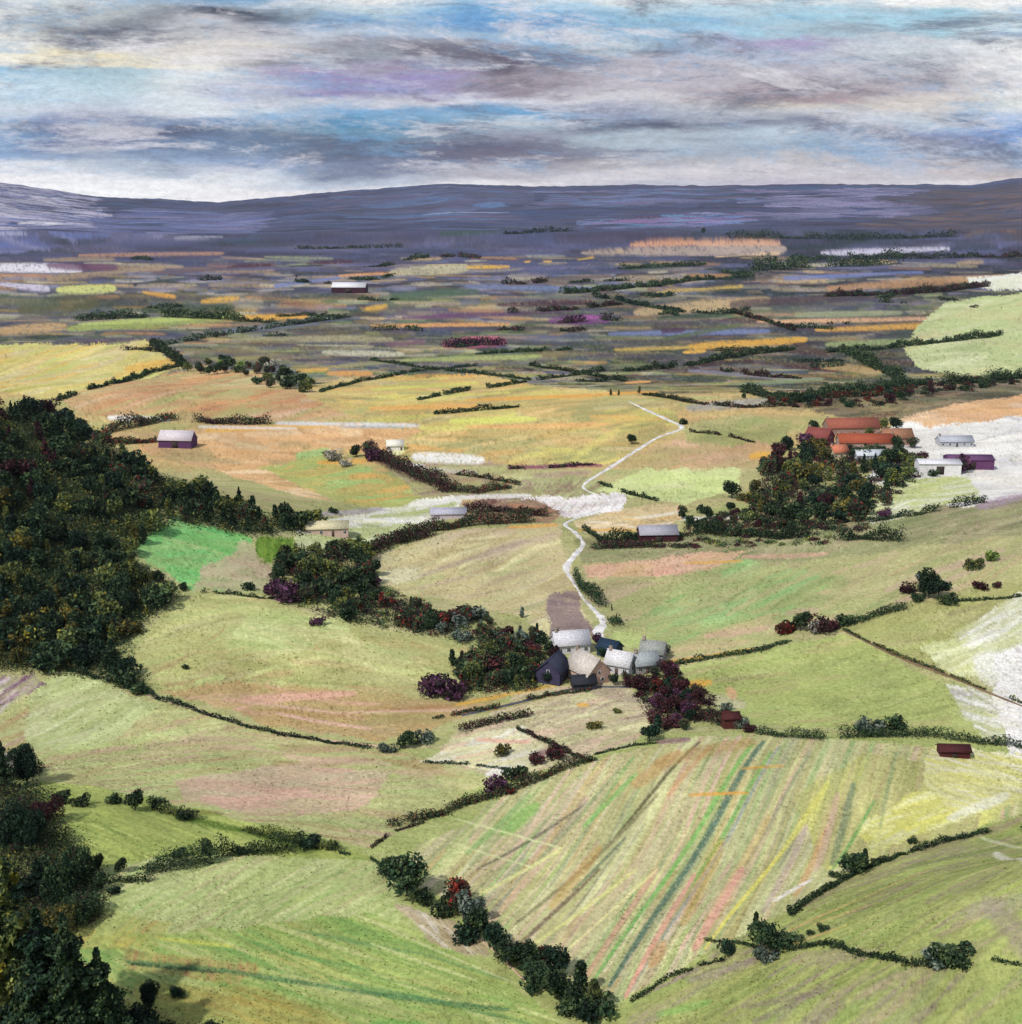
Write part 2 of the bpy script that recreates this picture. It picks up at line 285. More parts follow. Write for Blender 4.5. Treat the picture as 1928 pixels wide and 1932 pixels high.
S([(460, 1318), (670, 1308)], 13, 'd8a890'); S([(420, 1320), (640, 1345), (860, 1340)], 5, 'd8b098'); S([(520, 1345), (700, 1375)], 7, 'e0b4a0')
FIELD([(-60, 1300), (110, 1255), (250, 1300), (400, 1348), (700, 1412), (980, 1445), (800, 1540), (700, 1605), (600, 1572), (350, 1527), (150, 1482), (60, 1475), (-60, 1420)], 'b9bb7b', ['b6c87c', 'c9cf8c', 'c8ab90', 'bfa680', 'b09868', 'bcc684', 'c4c088'], lambda x, y: 25-(x-50)/700*30, 160, 9)
FIELD([(330, 1470), (560, 1440), (730, 1455), (705, 1520), (500, 1540), (350, 1512)], 'c8ad92', ['d0b098', 'c0a888', 'c8bc98', 'd4a894'], 4, 140, 9, bop=.7)
FIELD([(60, 1290), (160, 1262), (300, 1330), (200, 1400), (40, 1420)], 'bac886', ['c4d090', 'b0bc78', 'ccd0a0'], 25, 110, 8, bop=.6)
FIELD([(-90, 1270), (70, 1272), (90, 1290), (20, 1330), (-90, 1380)], 'a08c88', ['7c4c74', 'a888a0', 'd8c8d0', 'b0b884', '64405c'], 28, 60, 4, bop=.5)
FIELD([(70, 1470), (350, 1522), (600, 1578), (720, 1622), (600, 1640), (400, 1620), (130, 1645), (60, 1560)], 'a6b45c', ['b4c060', 'bcc86c', '98a854', '8aa04c', 'acb464'], lambda x, y: -15, 90, 9)
S([(330, 1540), (450, 1565), (600, 1600)], 20, '4c7018', .8); S([(300, 1530), (420, 1535)], 16, '6c6830', .6)
FIELD([(90, 1660), (400, 1608), (740, 1622), (760, 1720), (700, 1800), (300, 1780), (80, 1760)], 'b3c076', ['c2cc88', 'bcc880', 'a4b468', 'c0b884', 'd0d498', '9cb868'], 34, 170, 6, cov=2.2, jit=4)
FIELD([(70, 1770), (300, 1760), (700, 1720), (860, 1790), (1070, 1935), (1050, 2100), (-200, 2100), (-100, 1800)], 'a2b660', ['8fb458', 'b4c070', '74a050', 'b8b868', 'c8cc84', 'a8b860', '8caa58', '9cb460'], lambda x, y: -14, 210, 8, cov=2.2, jit=4)
FIELD([(90, 1690), (330, 1740), (300, 1790), (120, 1790)], 'b4b058', ['c0a458', 'c8bc58', 'b0b460', 'a8b464'], 40, 60, 8, bop=.4)
FIELD([(230, 1790), (480, 1815), (490, 1830), (440, 1850), (240, 1830)], 'b09c5c', ['b08058', 'b8a45c', 'a89858', 'b0ac60'], 85, 36, 6, bop=.35)
FIELD([(260, 1850), (480, 1860), (680, 1932), (600, 1990), (200, 1980)], 'b0ac58', ['bca850', 'a89850', 'b0b05c', 'a8a858', 'c0b860'], -10, 90, 9, bop=.5)
S([(240, 1815), (420, 1830), (600, 1858), (960, 1905)], 12, '4c8050', .8); S([(250, 1818), (420, 1835)], 7, '34543c', .8)
S([(560, 1755), (800, 1800), (960, 1850)], 8, '58905c', .5); S([(640, 1850), (860, 1895), (1000, 1932)], 8, '5c9058', .6); S([(300, 1770), (440, 1785)], 8, 'd8d858', .6)
S([(480, 1780), (700, 1830)], 6, '68a458', .6); S([(700, 1780), (900, 1850)], 7, 'd4dc94', .7); S([(660, 1720), (960, 1850)], 5, 'e0e0a8', .5); S([(1090, 1022), (1300, 1028), (1560, 1020), (1700, 1030)], 26, '646a44', .6); S([(1100, 1040), (1250, 1040)], 12, '70405c', .6); S([(1290, 1045), (1420, 1040)], 10, '8c7c60', .6)
S([(700, 1930), (800, 1932)], 16, '68a848', .7)
FIELD([(740, 1700), (860, 1740), (930, 1800), (880, 1800), (800, 1770)], 'bca888', ['c8b898', 'b0a078', 'e0d8c4'], -40, 60, 6, bop=.8)
# strip field: long crop rows running down to the gully
STRIP = [(735, 1640), (800, 1590), (900, 1540), (990, 1470), (1230, 1405), (1400, 1385), (1620, 1398), (1740, 1408), (1960, 1460), (1990, 1540), (1650, 1620), (1500, 1710), (1330, 1800), (1150, 1900), (1050, 1850), (930, 1780), (850, 1700)]
ang = lambda x, y: 47+(x-900)/750*24
FIELD(STRIP, 'c0bc82', ['d0d090', 'b8bc78', 'ccb894', 'a8bc70', 'd8b09c', 'c4ac70', 'd8dca0', 'b4b880', 'c4c08c', 'a0b878', '94b870', '9ca084', 'e0dcb0', 'dcc4ac', 'c8cc94'], ang, 300, 8, cov=3.2, jit=2.0, bend=.012, op=.7)
FIELD([(1500, 1500), (1640, 1420), (1900, 1460), (1890, 1550), (1640, 1625), (1560, 1640)], 'bcbc74', ['d4d474', 'b0b46c', 'c4c07c', 'd0cc88', 'a4a868', 'b8a878'], ang, 120, 9, bop=.7)
FIELD([(1620, 1560), (1740, 1490), (1850, 1480), (1860, 1530), (1640, 1610)], 'd8d86c', ['e0dc70', 'd0cc78', 'e4e4b0'], 20, 90, 9, bop=.8)
for a, b, w, c, o in [((1470, 1410), (1190, 1870), 7, '98a8a4', .6), ((1380, 1400), (1210, 1650), 22, 'c8b890', .5), ((1290, 1430), (1000, 1760), 20, 'd0cc94', .5), ((1000, 1500), (880, 1610), 12, '8cb868', .6), ((1090, 1470), (930, 1640), 10, 'd4bc9c', .6), ((1170, 1450), (1000, 1640), 8, '90a070', .6), ((1500, 1420), (1300, 1760), 9, 'a8b878', .6), ((1530, 1420), (1400, 1640), 7, '8c9c7c', .5), ((1520, 1560), (1440, 1720), 16, 'c4b0a0', .6), ((1450, 1540), (1330, 1740), 18, 'c89c58', .5), ((1690, 1420), (1660, 1560), 8, '8ca070', .5), ((1440, 1400), (1150, 1860), 13, '5c7c68', .75), ((1420, 1405), (1120, 1850), 10, '7cbc5c', .7), ((1455, 1420), (1240, 1760), 8, '70b458', .6), ((1320, 1400), (1160, 1580), 7, '5c5c3c', .7),
 ((1240, 1500), (970, 1745), 8, '8c8860', .7), ((1130, 1640), (960, 1800), 9, '7c6c54', .8), ((1180, 1580), (1080, 1680), 6, '607860', .6), ((1100, 1520), (900, 1640), 6, '5c5c50', .6),
 ((1200, 1460), (1100, 1560), 9, '7cc060', .6), ((1240, 1640), (1100, 1850), 12, 'd8a888', .6), ((1310, 1650), (1180, 1880), 13, 'e4a890', .8), ((1400, 1640), (1310, 1790), 20, 'e0a890', .75),
 ((1360, 1590), (1290, 1740), 26, 'c8942c', .5), ((1130, 1600), (1040, 1710), 20, 'c89848', .6), ((1560, 1560), (1500, 1690), 14, 'dc9860', .6), ((1610, 1480), (1570, 1630), 16, '74886c', .6),
 ((1650, 1510), (1570, 1640), 7, '6cb058', .6), ((1560, 1480), (1480, 1600), 12, 'dcd868', .6), ((1480, 1600), (1330, 1790), 9, 'e4dc60', .7), ((1580, 1500), (1540, 1640), 16, 'ccac94', .6),
 ((1010, 1520), (950, 1570), 26, '84bc58', .6), ((880, 1590), (820, 1650), 22, 'd0d890', .7), ((1060, 1600), (880, 1700), 7, 'dcdc90', .7), ((1200, 1640), (1010, 1780), 7, 'dcdc88', .7),
 ((1240, 1640), (1060, 1800), 5, 'ece49c', .7), ((1300, 1560), (1170, 1760), 7, 'e0dc90', .5), ((860, 1545), (1060, 1600), 4, 'dce4a4', .6), ((850, 1590), (1000, 1635), 4, 'dce4a4', .6), ((1400, 1450), (1480, 1445), 5, 'dca83c', .6),
 ((1300, 1500), (1410, 1496), 5, 'dca030', .8), ((1530, 1660), (1460, 1700), 10, 'ece4d8', .7), ((1250, 1780), (1230, 1820), 26, 'c08838', .7), ((1240, 1400), (1300, 1395), 14, '94687c', .6), ((1280, 1420), (1200, 1480), 26, 'cc9450', .6), ((1340, 1410), (1260, 1500), 12, 'd89860', .6)]:
    S([a, b], w*1.1, c, min(o*(.85 if c[0] in 'cd' and c[2] in '89' else 1.3), .95), .35)
# near shoulder
FIELD([(1150, 1912), (1330, 1805), (1500, 1712), (1660, 1625), (1940, 1530), (2600, 1300), (3000, 2200), (1000, 2200)], 'a3ac62', ['95a058', 'b0b868', 'a89a78', '9a8a7c', 'b4b66c', '92a858', '8f9c50', 'a8b460'], lambda x, y: 24-(y-nf-600)/160*10, 150, 9, cov=2.0, jit=5)
S([(1500, 1720), (1700, 1620), (1928, 1545)], 16, 'a09070', .6); S([(1480, 1760), (1640, 1690), (1760, 1640)], 5, 'd4ac68', .8); S([(1530, 1745), (1650, 1705)], 4, 'd8b070', .8); S([(1440, 1800), (1600, 1745)], 4, 'dcb068', .7)
S([(1300, 1850), (1420, 1810)], 20, '988484', .6); S([(1860, 1700), (1928, 1780)], 40, '9c8c80', .6); S([(1500, 1810), (1640, 1800)], 30, 'a8987c', .6); S([(1400, 1900), (1560, 1870)], 14, '94807c', .5)
S([(1240, 1915), (1340, 1890)], 16, '84b858', .6); S([(1700, 1640), (1928, 1590)], 16, '6c7c48', .5); S([(1850, 1580), (1928, 1600)], 10, 'dce0b8', .6); S([(1830, 1720), (1930, 1700)], 40, 'a89c8c', .5)
S([(1880, 1610), (1960, 1640)], 30, 'e0dcc8', .8)
# fields round the farm
FIELD([(800, 1432), (880, 1370), (990, 1305), (1180, 1285), (1245, 1345), (1200, 1402), (1060, 1442), (960, 1470)], 'c2b890', ['d8d8a0', 'd4b49c', 'b8b080', 'c8c890', 'd8cca4', 'b09c88'], 15, 90, 9)
FIELD([(790, 1432), (900, 1385), (985, 1372), (1050, 1425), (1000, 1462)], 'd9d4a8', ['e8c0a8', 'e4e8c0', 'dcd8a0', 'e8e4d8'], 15, 80, 8, bop=.9)
S([(900, 1395), (1000, 1400)], 10, 'e0ac94'); S([(920, 1460), (960, 1450)], 20, 'ece8e0'); S([(1010, 1425), (1070, 1415)], 26, '845060', .8); S([(1120, 1300), (1200, 1320)], 30, '988478', .6)
S([(860, 1330), (960, 1310), (1060, 1290)], 7, 'd8a830'); S([(900, 1345), (1040, 1312)], 8, '948c40'); S([(1130, 1378), (1150, 1380)], 22, 'dcd4a0'); S([(1090, 1330), (1110, 1330)], 10, 'dca838')
FIELD([(1080, 1065), (1300, 1045), (1560, 1020), (1990, 925), (1990, 1100), (1560, 1172), (1450, 1212), (1240, 1255), (1160, 1195), (1090, 1100)], 'b0ae76', ['a9b070', 'c0a880', '9aa868', 'c0a88c', 'b8b480', 'a8ac70'], 12, 150, 10)
FIELD([(1090, 1030), (1300, 1010), (1560, 990), (1960, 925), (1990, 1000), (1600, 1050), (1300, 1060), (1090, 1062)], '9a9c6c', ['8c9460', 'a89878', '7c8458', 'b0a880', 'a09078'], 8, 120, 9)
FIELD([(1195, 1172), (1290, 1098), (1400, 1050), (1435, 1060), (1600, 1085), (1480, 1150), (1260, 1215)], '9cb46c', ['8cbc70', 'a4b46c', '94a864', '98bc78', 'acb074', 'b4b07c'], 15, 110, 9, bop=.45)
FIELD([(1088, 1066), (1300, 1045), (1420, 1040), (1330, 1078), (1110, 1088)], 'd6ae8e', ['e0a890', 'd0b080', 'd8b498', 'c8a878'], 6, 110, 9)
S([(1400, 1050), (1560, 1045)], 10, 'd8a890', .7); S([(1290, 1062), (1400, 1058)], 5, 'dca83c'); S([(1330, 1200), (1450, 1185)], 12, 'd0a890', .6); S([(1160, 1200), (1230, 1215)], 34, 'b8cc78', .8); S([(1250, 1250), (1420, 1225)], 8, 'dcac30')
FIELD([(1255, 1262), (1460, 1225), (1600, 1190), (1720, 1262), (1928, 1345), (1990, 1420), (1700, 1382), (1400, 1368), (1300, 1305)], 'a9b366', ['a8b868', 'b4bc74', '9ca860', 'b8b078', 'acb86c'], 10, 150, 10)
FIELD([(1560, 1175), (1990, 1075), (1990, 1250), (1780, 1272), (1620, 1202)], 'a9a96a', ['a0a460', 'b4b078', 'a09868', 'b0b870'], 10, 120, 10)
FIELD([(1730, 1215), (1860, 1195), (1990, 1165), (1990, 1330), (1790, 1268)], 'd4d8a4', ['dce0b0', 'c4cc8c', 'e4e4c8', 'ccd090'], 12, 90, 8)
FIELD([(1800, 1190), (1990, 1080), (1990, 1240), (1840, 1260)], 'd4d8b0', ['dce0bc', 'b4bc80', 'e8e8d8', 'c4c894', 'f0eee8'], 20, 80, 6, bop=.3)
FIELD([(1780, 1290), (1990, 1330), (1990, 1420), (1850, 1400)], 'd8d6c4', ['e8e8e0', 'b8bc88', 'f0eeea', 'd0c8cc', 'c8cc98'], -18, 110, 5, bop=.35)
FIELD([(1870, 1240), (1980, 1200), (2060, 1290), (2110, 1400), (2030, 1490), (1850, 1500), (1910, 1425), (1880, 1340)], 'eae8e4', ['f4f2f0', 'dcd4d8', 'ecead4', 'e4e0d4', 'f0ecec'], -18, 120, 7)
FIELD([(1760, 1400), (1960, 1430), (1990, 1500), (1800, 1540), (1740, 1470)], 'd6d488', ['dcd870', 'e4e4b8', 'ccc880', 'e8e4d8'], -12, 130, 5)
S([(1300, 1290), (1340, 1288)], 16, 'e0a830'); S([(1330, 1320), (1400, 1330)], 34, 'c8bca4', .6); S([(1375, 1300), (1385, 1315)], 20, 'e0a080', .7); S([(1420, 1400), (1240, 1440)], 30, 'b08c50', .6)
# fields beside the red-roofed village
FIELD([(1685, 800), (1760, 780), (1990, 735), (2120, 760), (2180, 850), (2100, 930), (1820, 960), (1640, 905)], 'eae8e0', ['f4f2ec', 'e8e4dc', 'ece4d4', 'd0d0d4', 'f4f0e8', 'f0eee8', 'b8b4b8'], 4, 110, 9)
FIELD([(1690, 790), (1760, 765), (1990, 735), (1990, 780), (1860, 795), (1760, 803)], 'e0b27e', ['e8b478', 'd8ac80', 'ecd0b0'], 6, 90, 8)
FIELD([(1620, 950), (1680, 905), (1830, 900), (1850, 940), (1740, 965), (1640, 990)], 'c8cf90', ['b4c070', 'd8dcb0', 'c8c890', 'e4e4d4'], 10, 80, 8)
FIELD([(1440, 765), (1640, 740), (1760, 720), (1990, 700), (1990, 735), (1760, 770), (1680, 795), (1560, 782)], '6c6854', ['5c5c44', '8c7c68', '4c4438', '6c3830', 'a08c70', '44503c'], 6, 100, 8, bop=.5)
S([(1850, 955), (1930, 935)], 40, 'a890a4', .8)
# pale road strip across the left fields
S([(520, 798), (640, 800), (790, 803)], 8, 'dcdcdc', .9); S([(640, 806), (760, 806)], 5, 'acb4b8', .8); S([(205, 788), (320, 792)], 9, 'f4f0ea', .95); S([(375, 805), (560, 808)], 6, 'ece4dc', .8); S([(1850, 1250), (1960, 1300)], 60, 'ecebe6', .8); S([(1790, 1545), (1900, 1500)], 22, 'e8e8d0', .8)

# tussocks, clods and seed heads: fine dark and pale flecks that gather in patches
near = np.clip((gj-rowpy(520))/60.0, 0.6, 1)*np.where(gj < nf, .45, 1)
F1 = .4*rng.random((NR, NC))+.6*vnoise(gi/2.0+9, gj/1.5+3); P1 = fbm(gi/45.0+7, gj/28.0, 4); P2_ = fbm(gi/38.0+70, gj/22.0+30, 4)
dk = np.clip((F1-(.93-.42*P1))*6, 0, 1)*near*.55; lt = np.clip(((1-F1)-(.96-.42*P2_))*6, 0, 1)*near*.6
C = C*(1-dk[..., None]*np.array([.62, .6, .68])); C = C+(np.clip(C*1.35+.05, 0, .9)-C)*lt[..., None]
rough_ = np.where(gj < nf, .05, .12); C *= (1-rough_*.5+rough_*rng.random((NR, NC)))[..., None]
# broad uneven growth inside the fields
bl = fbm(gi/60.0+31, gj/24.0+11, 4)-.5
C *= (1+.34*bl)[..., None]
C = np.clip(C, 0, 1)*ALB

# ------------------------------------------------------------------ helpers
def mat(name, build):
    m = bpy.data.materials.new(name); m.use_nodes = True
    nt = m.node_tree; b = nt.nodes['Principled BSDF']; build(nt, b); return m
def nd(nt, t, **k):
    n = nt.nodes.new(t)
    for a, v in k.items(): setattr(n, a, v)
    return n
def tint(name, rgb, var=0.25, scale=3.0, rough=0.85, rnd=0.0):
    """base colour with a procedural mottle, and a small difference from object to object"""
    def f(nt, b):
        tc = nd(nt, 'ShaderNodeTexCoord'); n = nd(nt, 'ShaderNodeTexNoise'); n.inputs['Scale'].default_value = scale; n.inputs['Detail'].default_value = 5
        nt.links.new(tc.outputs['Object'], n.inputs['Vector'])
        mr = nd(nt, 'ShaderNodeMapRange'); mr.inputs['From Min'].default_value = .3; mr.inputs['From Max'].default_value = .7
        mr.inputs['To Min'].default_value = 1-var; mr.inputs['To Max'].default_value = 1+var
        nt.links.new(n.outputs['Fac'], mr.inputs['Value'])
        h = nd(nt, 'ShaderNodeHueSaturation'); h.inputs['Color'].default_value = (*rgb, 1)
        nt.links.new(mr.outputs[0], h.inputs['Value'])
        nt.links.new(h.outputs[0], b.inputs['Base Color'])
        bp = nd(nt, 'ShaderNodeBump'); bp.inputs['Strength'].default_value = .4; bp.inputs['Distance'].default_value = .05
        nt.links.new(n.outputs['Fac'], bp.inputs['Height']); nt.links.new(bp.outputs[0], b.inputs['Normal'])
        b.inputs['Roughness'].default_value = rough; b.inputs['Specular IOR Level'].default_value = .2
    return mat(name, f)
def leafmat(name='leaves'):
    def f(nt, b):
        a = nd(nt, 'ShaderNodeAttribute', attribute_name='leaf'); oi = nd(nt, 'ShaderNodeObjectInfo')
        mr = nd(nt, 'ShaderNodeMapRange'); mr.inputs['To Min'].default_value = .7; mr.inputs['To Max'].default_value = 1.35
        nt.links.new(oi.outputs['Random'], mr.inputs['Value'])
        h = nd(nt, 'ShaderNodeHueSaturation'); nt.links.new(a.outputs['Color'], h.inputs['Color']); nt.links.new(mr.outputs[0], h.inputs['Value'])
        nt.links.new(h.outputs[0], b.inputs['Base Color']); b.inputs['Roughness'].default_value = .8; b.inputs['Specular IOR Level'].default_value = .15
    return mat(name, f)
LEAF = leafmat(); BARK = tint('bark', (.06, .045, .035), .35, 4)

def tag(o, label=None, cat=None, group=None, kind=None):
    if label: o['label'] = label
    if cat: o['category'] = cat
    if group: o['group'] = group
    if kind: o['kind'] = kind
def mesh(name, V, Fc, m=None, cols=None, smooth=False):
    me = bpy.data.meshes.new(name)
    V = np.asarray(V, np.float32); Fc = np.asarray(Fc, np.int32)
    k = Fc.shape[1]
    me.vertices.add(len(V)); me.vertices.foreach_set('co', V.ravel())
    me.loops.add(Fc.size); me.loops.foreach_set('vertex_index', Fc.ravel())
    me.polygons.add(len(Fc)); me.polygons.foreach_set('loop_start', np.arange(0, Fc.size, k, dtype=np.int32))
    if smooth: me.polygons.foreach_set('use_smooth', np.ones(len(Fc), bool))
    me.update(calc_edges=True)
    if cols is not None:
        at_ = me.color_attributes.new('leaf', 'FLOAT_COLOR', 'POINT')
        c4 = np.ones((len(V), 4), np.float32); c4[:, :3] = cols; at_.data.foreach_set('color', c4.ravel())
    if m: me.materials.append(m)
    return me
def link(name, me, parent=None):
    o = bpy.data.objects.new(name, me); col.objects.link(o)
    if parent: o.parent = parent
    return o

# ------------------------------------------------------------------ ground sheet
V = np.stack([XX, YY, ZZ], -1).reshape(-1, 3)
i0 = (np.arange(NR-1)[:, None]*NC+np.arange(NC-1)[None, :]).ravel()
Fq = np.stack([i0, i0+NC, i0+NC+1, i0+1], 1)
def gmat(nt, b):
    a = nd(nt, 'ShaderNodeAttribute', attribute_name='leaf')
    g = nd(nt, 'ShaderNodeNewGeometry')
    n1 = nd(nt, 'ShaderNodeTexNoise'); n1.inputs['Scale'].default_value = .9; n1.inputs['Detail'].default_value = 6; n1.inputs['Roughness'].default_value = .7
    n2 = nd(nt, 'ShaderNodeTexNoise'); n2.inputs['Scale'].default_value = .06; n2.inputs['Detail'].default_value = 6; n2.inputs['Roughness'].default_value = .65
    for n in (n1, n2): nt.links.new(g.outputs['Position'], n.inputs['Vector'])
    def rng_(n, a0, a1, o0, o1):
        mr = nd(nt, 'ShaderNodeMapRange'); mr.inputs['From Min'].default_value = a0; mr.inputs['From Max'].default_value = a1
        mr.inputs['To Min'].default_value = o0; mr.inputs['To Max'].default_value = o1; nt.links.new(n.outputs['Fac'], mr.inputs['Value']); return mr
    r1 = rng_(n1, .3, .7, .74, 1.26); r2 = rng_(n2, .3, .7, .9, 1.1)
    mu = nd(nt, 'ShaderNodeMath', operation='MULTIPLY'); nt.links.new(r1.outputs[0], mu.inputs[0]); nt.links.new(r2.outputs[0], mu.inputs[1])
    h = nd(nt, 'ShaderNodeHueSaturation'); nt.links.new(a.outputs['Color'], h.inputs['Color']); nt.links.new(mu.outputs[0], h.inputs['Value'])
    h.inputs['Saturation'].default_value = .93
    nt.links.new(h.outputs[0], b.inputs['Base Color'])
    bp = nd(nt, 'ShaderNodeBump'); bp.inputs['Strength'].default_value = .55; bp.inputs['Distance'].default_value = .35
    nt.links.new(n1.outputs['Fac'], bp.inputs['Height']); nt.links.new(bp.outputs[0], b.inputs['Normal'])
    b.inputs['Roughness'].default_value = .95; b.inputs['Specular IOR Level'].default_value = .05
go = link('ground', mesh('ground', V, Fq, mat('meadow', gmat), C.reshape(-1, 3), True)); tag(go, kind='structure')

# ------------------------------------------------------------------ foliage
def leaves(centres, size, pal, weights=None, flat=0.0):
    """small bent leaf clumps at the given points"""
    n = len(centres)
    a = rng.normal(size=(n, 3)); a /= np.linalg.norm(a, axis=1)[:, None]
    b = rng.normal(size=(n, 3)); b -= (a*b).sum(1)[:, None]*a; b /= np.linalg.norm(b, axis=1)[:, None]
    s = (size*rng.choice([.55, .8, 1.0, 1.3, 1.9], n, p=[.25, .25, .25, .17, .08])*rng.uniform(.85, 1.15, n))[:, None]
    V = np.stack([centres-a*s, centres-b*s*.6, centres+a*s, centres+b*s*.6], 1).reshape(-1, 3)
    Fc = np.arange(4*n).reshape(n, 4)
    pal = np.array([p for p in pal]); w = None if weights is None else np.array(weights)/sum(weights)
    sc = size*4.5; f = vnoise(centres[:, 0]/sc+centres[:, 2]/sc*.7, centres[:, 1]/sc+centres[:, 2]/sc*.5+11)
    ci = np.clip(((f-.12)/.76*len(pal)).astype(int), 0, len(pal)-1); mixr = rng.random(n) < .22
    ci = np.where(mixr, rng.integers(0, len(pal), n), ci)
    cc = pal[ci]*rng.uniform(.78, 1.22, (n, 1))
    return V, Fc, np.repeat(cc, 4, 0)
def cone_tube(pts, rads, k=6):
    V = []; Fc = []
    for i, (p, r) in enumerate(zip(pts, rads)):
        for j in range(k):
            an = 2*math.pi*j/k; V.append((p[0]+r*math.cos(an), p[1]+r*math.sin(an), p[2]))
    for i in range(len(pts)-1):
        for j in range(k):
            Fc.append((i*k+j, i*k+(j+1) % k, (i+1)*k+(j+1) % k, (i+1)*k+j))
    return V, Fc
def trunk_mesh(h, r, limbs=5, spread=1.5, top=.8):
    V, Fc = cone_tube([(0, 0, -.6), (0, 0, .3), (.1*r, 0, h*.4), (0, .1*r, h*top)], [r*1.3, r, r*.7, r*.2])
    for i in range(limbs):
        z = h*random.uniform(.3, .6); an = random.uniform(0, 6.28); L = spread*random.uniform(.6, 1)
        v, f = cone_tube([(0, 0, z), (math.cos(an)*L*.5, math.sin(an)*L*.5, z+L*.4), (math.cos(an)*L, math.sin(an)*L, z+L)], [r*.45, r*.3, r*.1], 4)
        o = len(V); V += v; Fc += [tuple(q+o for q in ff) for ff in f]
    return mesh('trunk', V, Fc, BARK)
# leaf colours (real reflectances)
def L_(*h): return [alb(x, 1.0) for x in h]
PAL = {
 'dark': L_('1c3022', '2c442e', '243a28', '385034', '1c2c20', '44583a', '566840', '26382a'),
 'teal': L_('16281f', '243e2e', '1c3028', '2e4a36', '142420', '38523a', '1e3626'),
 'olive': L_('46583a', '566438', '384a34', '687440', '7c8448', '2e4030', '8a8430'),
 'ochre': L_('4c5030', '6c6430', '384830', '7c7030', '3c4830', '505834'),
 'maroon': L_('44262c', '3a1e26', '502c34', '30222a', '5c3034', '38342f', '2c3428'),
 'purple': L_('5c3054', '482840', '6c4460', '382430', '744a6c', '3c3038', '34382c'),
 'mixed': L_('2c4434', '4c2c34', '44543c', '34503c', '586440', '30302c', '8c2c28'),
 'light': L_('8ca44c', '749440', 'a4b868', '5c7c38', 'b8c878'),
 'pale': L_('dcd8cc', 'b8b8a8', 'e8e4dc', '94987c', '9ca088'),
 'grey': L_('6c7c6c', '54645c', '8c988c', '3c4c44', '44564a'),
 'red': L_('802c24', '5c2824', '8c3428', '3c3028', '2c4434', '383c2c'),
}
def crown_pts(kind, h, w, n, kk=1):
    if kind == 'conifer':
        t = rng.random(n)**0.75; z = h*(.08+.92*(1-t)) ; rr = w*.5*(t**.85)*(.75+.35*np.sin(z*5.5/h*6))
        an = rng.random(n)*6.283; q = np.sqrt(rng.uniform(.3, 1, n)); 
        ga = (1+.25*np.sin(an*3+z*2)+.35*np.sin(an*5-z*3.1+1))*(.8+.35*vnoise(z*1.7+an*2, an*1.5))
        return np.stack([np.cos(an)*rr*q*ga, np.sin(an)*rr*q*ga, z], 1)
    # broad: several lobes
    k = {'broad': 9, 'bush': 7, 'tall': 9}[kind]
    out = []; k = int(k*kk); rk = kk**-.33
    for i in range(k):
        an = random.uniform(0, 6.28); d = random.uniform(.15, .62)*w*.5
        if kind == 'broad': cz = random.uniform(.3, .82)*h; r = w*random.uniform(.2, .33)
        elif kind == 'tall': cz = (.2+.7*i/k)*h; d *= .5*(1.1-i/k); r = w*(.38-.2*i/k)
        else: cz = random.uniform(.2, .6)*h; r = w*random.uniform(.18, .3); d *= 1.25
        cx, cy = math.cos(an)*d, math.sin(an)*d
        m = n//k; r *= rk
        u = rng.normal(size=(m, 3)); u /= np.linalg.norm(u, axis=1)[:, None]
        u *= (r*rng.uniform(.45, 1.12, m)**.7)[:, None]; u[:, 2] *= .85
        out.append(u+np.array([cx, cy, cz]))
    P = np.concatenate(out); P[:, 2] = np.maximum(P[:, 2], .05*h); return P
PROTO = {}
def proto(kind, pal, v, fine=False):
    key = (kind, pal, v, fine)
    if key not in PROTO:
        h, w = {'conifer': (10, 5), 'broad': (8, 8), 'tall': (9, 4.5), 'bush': (3, 4.4)}[kind]
        n = {'conifer': 1500, 'broad': 1700, 'tall': 1300, 'bush': 800}[kind]; s = {'conifer': .36, 'broad': .4, 'tall': .34, 'bush': .24}[kind]
        if fine: n *= 11; s *= .34
        P = crown_pts(kind, h, w, n, 2.6 if fine else 1)
        Vv, Fc, cc = leaves(P, s, PAL[pal])
        PROTO[key] = (trunk_mesh(h, .03*h, 6 if kind != 'conifer' else 0, w*.28, .85 if kind in ('conifer', 'tall') else .6), mesh('crown', Vv, Fc, LEAF, cc), h)
    return PROTO[key]
NAME = {'conifer': 'conifer_tree', 'broad': 'broadleaf_tree', 'tall': 'upright_tree', 'bush': 'bush'}
def tree(x, y, z, kind, pal, h, label, group=None, wf=1.0, fine=False, v=None):
    tr, cr, hp = proto(kind, pal, random.randrange(3) if v is None else v, fine)
    e = bpy.data.objects.new(NAME[kind], None); col.objects.link(e); e.location = (x, y, z-.1); e.rotation_euler.z = random.uniform(0, 6.28)
    s = h/hp; e.scale = (s*wf, s*wf, s)
    link('trunk', tr, e); link('crown', cr, e)
    tag(e, label, 'bush' if kind == 'bush' else 'tree', group); return e
def T(px, py, kind, pal, hp, label, group=None, wf=1.0, fine=False):
    """a tree whose foot is at a picture point, hp = its height in picture units"""
    p = at(px, py); return tree(*p, kind, pal, hp*mpp(p), label, group, wf, fine)
def inpoly(x, y, poly):
    r = False; n = len(poly)
    for k in range(n):
        ax, ay = poly[k]; bx, by = poly[(k+1) % n]
        if (ay > y) != (by > y) and x < (bx-ax)*(y-ay)/(by-ay)+ax: r = not r
    return r
